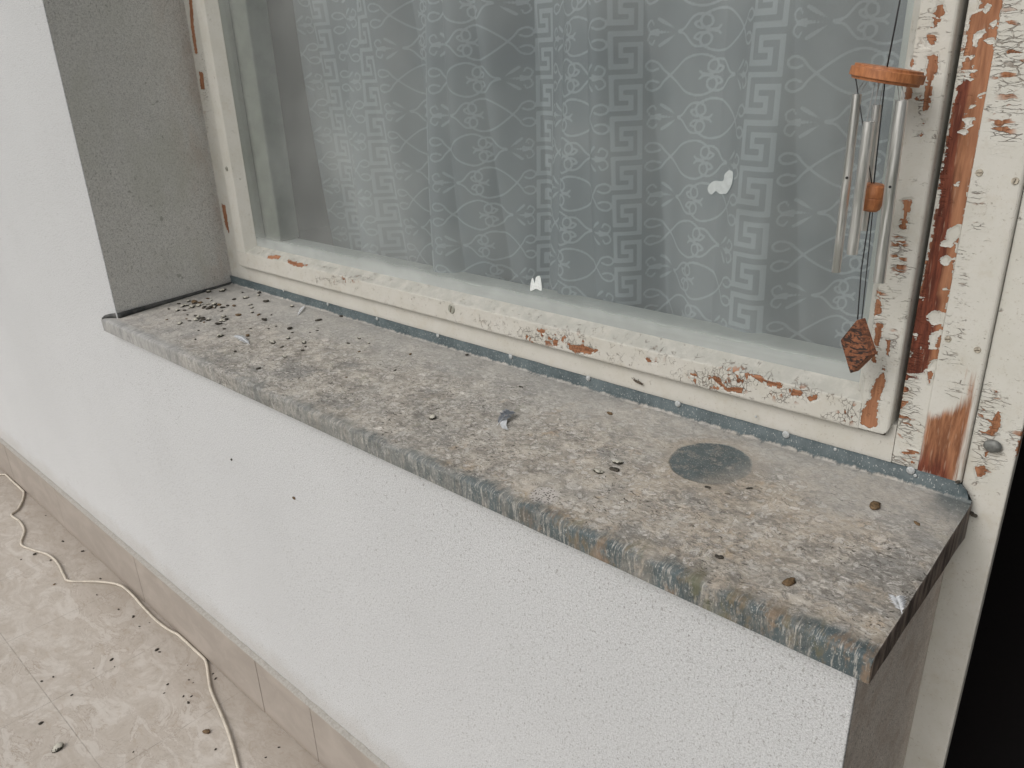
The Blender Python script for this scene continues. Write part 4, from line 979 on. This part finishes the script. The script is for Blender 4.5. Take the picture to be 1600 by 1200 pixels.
for (x, y, s_, kd) in ((410,655,11,'d'),(425,680,5,'d'),(585,603,9,'d'),(425,513,8,'w'),(255,598,8,'d'),(500,745,9,'w'),(510,768,5,'d'),(492,792,6,'d'),(400,718,9,'w'),(305,745,11,'w'),(360,772,6,'d'),(215,908,8,'d'),(380,830,8,'w'),(70,800,6,'d'),(845,715,8,'w'),(780,745,5,'d'),(905,745,6,'w'),(845,798,5,'b'),(1165,812,6,'b'),(1070,915,5,'d'),(165,655,4,'d'),(280,655,4,'d'),(325,640,4,'d'),(585,665,5,'d'),(540,678,3,'d'),(735,575,8,'d'),(150,700,8,'b'),(590,650,3,'d'),(655,545,4,'d'),(765,960,5,'b'),(1515,815,7,'d')):
    drop(*z4(x, y), s_*.85, kd, GM, GMg)
drop(344, 526, 10, 'w', 'dark dropping with a white top alone below the main scatter, left of the white fluff')
drop(676, 654, 14, 'w', 'round dark and white dropping on the middle of the sill, left of the grey feather')
drop(967, 724, 13, 'w', 'biggest white capped dropping of the pair of clusters left of the round pot mark')
drop(962, 735, 12, 'd', 'black dropping touching the white capped one left of the round pot mark')
drop(937, 739, 13, 'w', 'black and white dropping at the lower left of the clusters near the pot mark')
drop(1366, 791, 17, 'b', 'brown green dropping near the right end of the sill below the blue strip')
drop(1122, 872, 10, 'd', 'short black dropping between the round pot mark and the front edge')
drop(1232, 912, 17, 'b', 'long brown dropping near the front edge of the sill towards its right corner')
drop(1107, 762, 7, 'd', 'tiny dark dropping just under the edge of the round pot mark')
drop(1172, 763, 7, 'd', 'tiny dark dropping right below the right edge of the pot mark')
drop(953, 646, 8, 'b', 'small olive dropping on the cleaner grey part of the sill near the blue strip')
drop(813, 604, 6, 'd', 'thin dark dropping behind the grey feather near the blue strip')
drop(1433, 818, 8, 'b', 'flat brown speck near the right edge of the sill')
# floor debris
GF = 'small dark bit of dirt on the beige tiled floor'; GFg = 'bits of dirt on the floor'
z8 = lambda x, y: (x/2.182, 650 + y/2.182)
for (x, y, s_, kd) in ((215,428,7,'d'),(280,462,8,'d'),(118,472,11,'d'),(172,492,6,'d'),(72,490,5,'d'),(342,555,6,'d'),(405,660,6,'d'),(455,685,8,'d'),(475,718,5,'d'),(380,832,9,'d'),(390,855,4,'d'),(535,798,11,'d'),(545,805,6,'d'),(320,860,4,'d'),(182,890,6,'d'),(142,905,7,'d'),(245,952,7,'d'),(572,915,7,'d'),(640,850,4,'d'),(642,978,9,'d'),(625,957,6,'d'),(652,957,6,'d'),(560,945,5,'d'),(645,900,5,'d'),(658,910,4,'d'),(735,895,7,'d'),(725,880,5,'d'),(735,1137,8,'d'),(455,1145,5,'d'),(140,1048,11,'d'),(950,1130,6,'d'),(905,1165,5,'d'),(510,705,4,'d'),(330,610,5,'d'),(185,575,7,'b'),(155,340,4,'d')):
    drop(*z8(x, y), s_*.46, kd, GF, GFg, 'floor')
drop(*z8(705, 1078), 13*.7, 'b', 'round brown dropping on the floor right of the cable end', None, 'floor')
drop(*z8(200, 1133), 17*.85, 'w', 'large dark dropping with pale flecks on the floor tile near the lower left corner', None, 'floor')
# specks on the wall
def wallspeck(px, py, s_, label, mat_kind='b'):
    p = at(px, py, 1, 0.0); d = np.linalg.norm(p - CAMLOC); r_ = s_/2/F*d; me = LUMPD[0] if mat_kind == 'd' else LUMPB[0]
    o = bpy.data.objects.new('dirt_speck', me); o.location = (p[0], -r_*.1, p[2]); o.scale = (r_*.45, r_*.3, r_); o.rotation_euler = (0, random.uniform(-.2, .2), 0); link(o); tag(o, label, 'dirt speck')
wallspeck(362, 718, 9, 'dark speck stuck on the white wall below the left part of the sill', 'd'); wallspeck(460, 778, 12, 'thin brown speck on the white wall below the middle of the sill')
o = drop(1519, 803, 10, 'd', 'dark tuft of dirt wedged beside the right back corner of the sill', None, name='dirt_clump', cat='dirt clump'); 
pp = at(1519, 803, 1, yC - .003); o.location = tuple(pp)
o = drop(1497, 752, 7, 'd', 'black crumb of dirt at the foot of the stripped board above the sill corner', None, name='dirt_clump', cat='dirt clump'); o.location = tuple(at(1497, 753, 1, .2555))

# dead insect on the ledge of the frame
pI = at(997, 597, 1, YD - .003); IN = empty('dead_insect', tuple(pI), 'curled dead brown insect on the pale strip of the frame above the blue upstand', 'insect')
bm = bmesh.new(); 
for (dx, dz, r_) in ((-.0055, .0012, .0016), (-.003, .0005, .0019), (0, 0, .0021), (.003, -.0008, .0019), (.0056, -.0018, .0014)):
    q = bmesh.ops.create_icosphere(bm, subdivisions=2, radius=r_)['verts']; bmesh.ops.scale(bm, verts=q, vec=(1.4, .9, .9)); bmesh.ops.translate(bm, verts=q, vec=Vector(pI) + Vector((dx, 0, dz)))
bm_obj('body', bm, M_INSECT, IN)
for a, b in (((-.006, .001), (-.011, .0035)), ((-.004, 0), (-.008, .0045)), ((.001, -.001), (.0005, .004)), ((.004, -.002), (.009, -.0005))):
    V, Fc = tube_vf([Vector(pI) + Vector((a[0], 0, a[1])), Vector(pI) + Vector(((a[0]+b[0])/2, -.001, b[1]+.0005)), Vector(pI) + Vector((b[0], 0, b[1]))], .00035, 5); mesh_obj('leg', V, Fc, M_INSECT, IN)

# feathers
def feather(name, base_px, tip_px, wdt, mat, label, curl=.004, seed=1):
    a = Vector(at(*base_px, 2, sill_z(.1))); a = Vector(at(*base_px, 2, sill_z(a.y))); b = Vector(at(*tip_px, 2, sill_z(a.y)))
    a.z = sill_z(a.y) + .0012; b.z = sill_z(b.y) + .002; d = b - a; side = d.cross(Vector((0, 0, 1))).normalized(); r = random.Random(seed)
    root = empty(name, tuple(a), label, 'feather'); V = []; Fc = []; n = 26
    for s_ in (-1, 1):
        for i in range(n):
            t = (i + .5)/n; w_ = wdt*math.sin(math.pi*min(1, t*.93 + .08))**.7*r.uniform(.7, 1.1); p = a + d*t + Vector((0, 0, curl*math.sin(math.pi*t)))
            q = p + side*s_*w_ + d.normalized()*w_*.7 + Vector((0, 0, curl*.5*r.random())); u = d.normalized()*d.length/n*.55; i0 = len(V)
            m_ = (p + q)/2 + Vector((0, 0, curl*.4)); V += [p - u, p + u, m_ + u*.9, q + u*.2, q - u*.2, m_ - u*.9]; Fc.append((i0, i0+1, i0+2, i0+3, i0+4, i0+5))
    mesh_obj('vane', V, Fc, mat, root)
    V, Fc = tube_vf([a - d*.12, a + d*.5 + Vector((0, 0, curl)), b], [.0005, .0004, .0002], 5); mesh_obj('quill', V, Fc, M_FEATHER, root)
    return root
feather('feather', (1408, 958), (1398, 938), .0085, M_FEATHER, 'small white feather caught on the right edge of the sill', .003, 1)
feather('feather', (779, 664), (800, 651), .011, M_FEATHERG, 'grey and white feather lying on the middle of the sill', .006, 2)
feather('feather', (388, 538), (368, 527), .009, M_FEATHER, 'tuft of white down on the sill just right of the dropping scatter', .003, 3)
feather('feather', (466, 492), (476, 482), .0035, M_FEATHER, 'tiny white feather near the blue strip on the left part of the sill', .002, 4)
# white half of the grey feather
pf = [(784, 655), (793, 654), (791, 664), (794, 670), (785, 670), (781, 664)]
bm = bmesh.new(); vs = [bm.verts.new(Vector(at(px, py, 2, sill_z(.1) + .004)) + Vector((0, 0, .0016*math.sin(i_*1.7)))) for i_, (px, py) in enumerate(pf)]; bm.faces.new(vs)
bm_obj('barb_tuft', bm, M_FEATHER, [o for o in SC.objects if o.get('label', '').startswith('grey and white feather')][0], False)

# ------------------------------------------------------------------ cable
cp = [(-60,760),(-20,743),(0,742),(20,743),(34,756),(37,775),(29,795),(18,805),(31,815),(38,830),(33,850),(50,859),(75,867),(90,880),(100,899),(109,908),(150,909),(185,914),(205,928),(225,950),(245,970),(265,985),(290,998),(310,1015),(322,1035),(326,1060),(330,1080),(345,1115),(357,1145),(366,1175),(375,1210),(390,1260),(420,1320)]
pts = catmull([at(x, y, 2, .003) for x, y in cp], 6)
V, Fc = tube_vf([(p[0], min(p[1], -.0155), .0036 + .0006*math.sin(i*.2)) for i, p in enumerate(pts)], .0033, 10)
tag(mesh_obj('cable', V, Fc, M_CABLE, None, True), 'thin cream cable snaking over the beige floor along the skirting', 'cable')
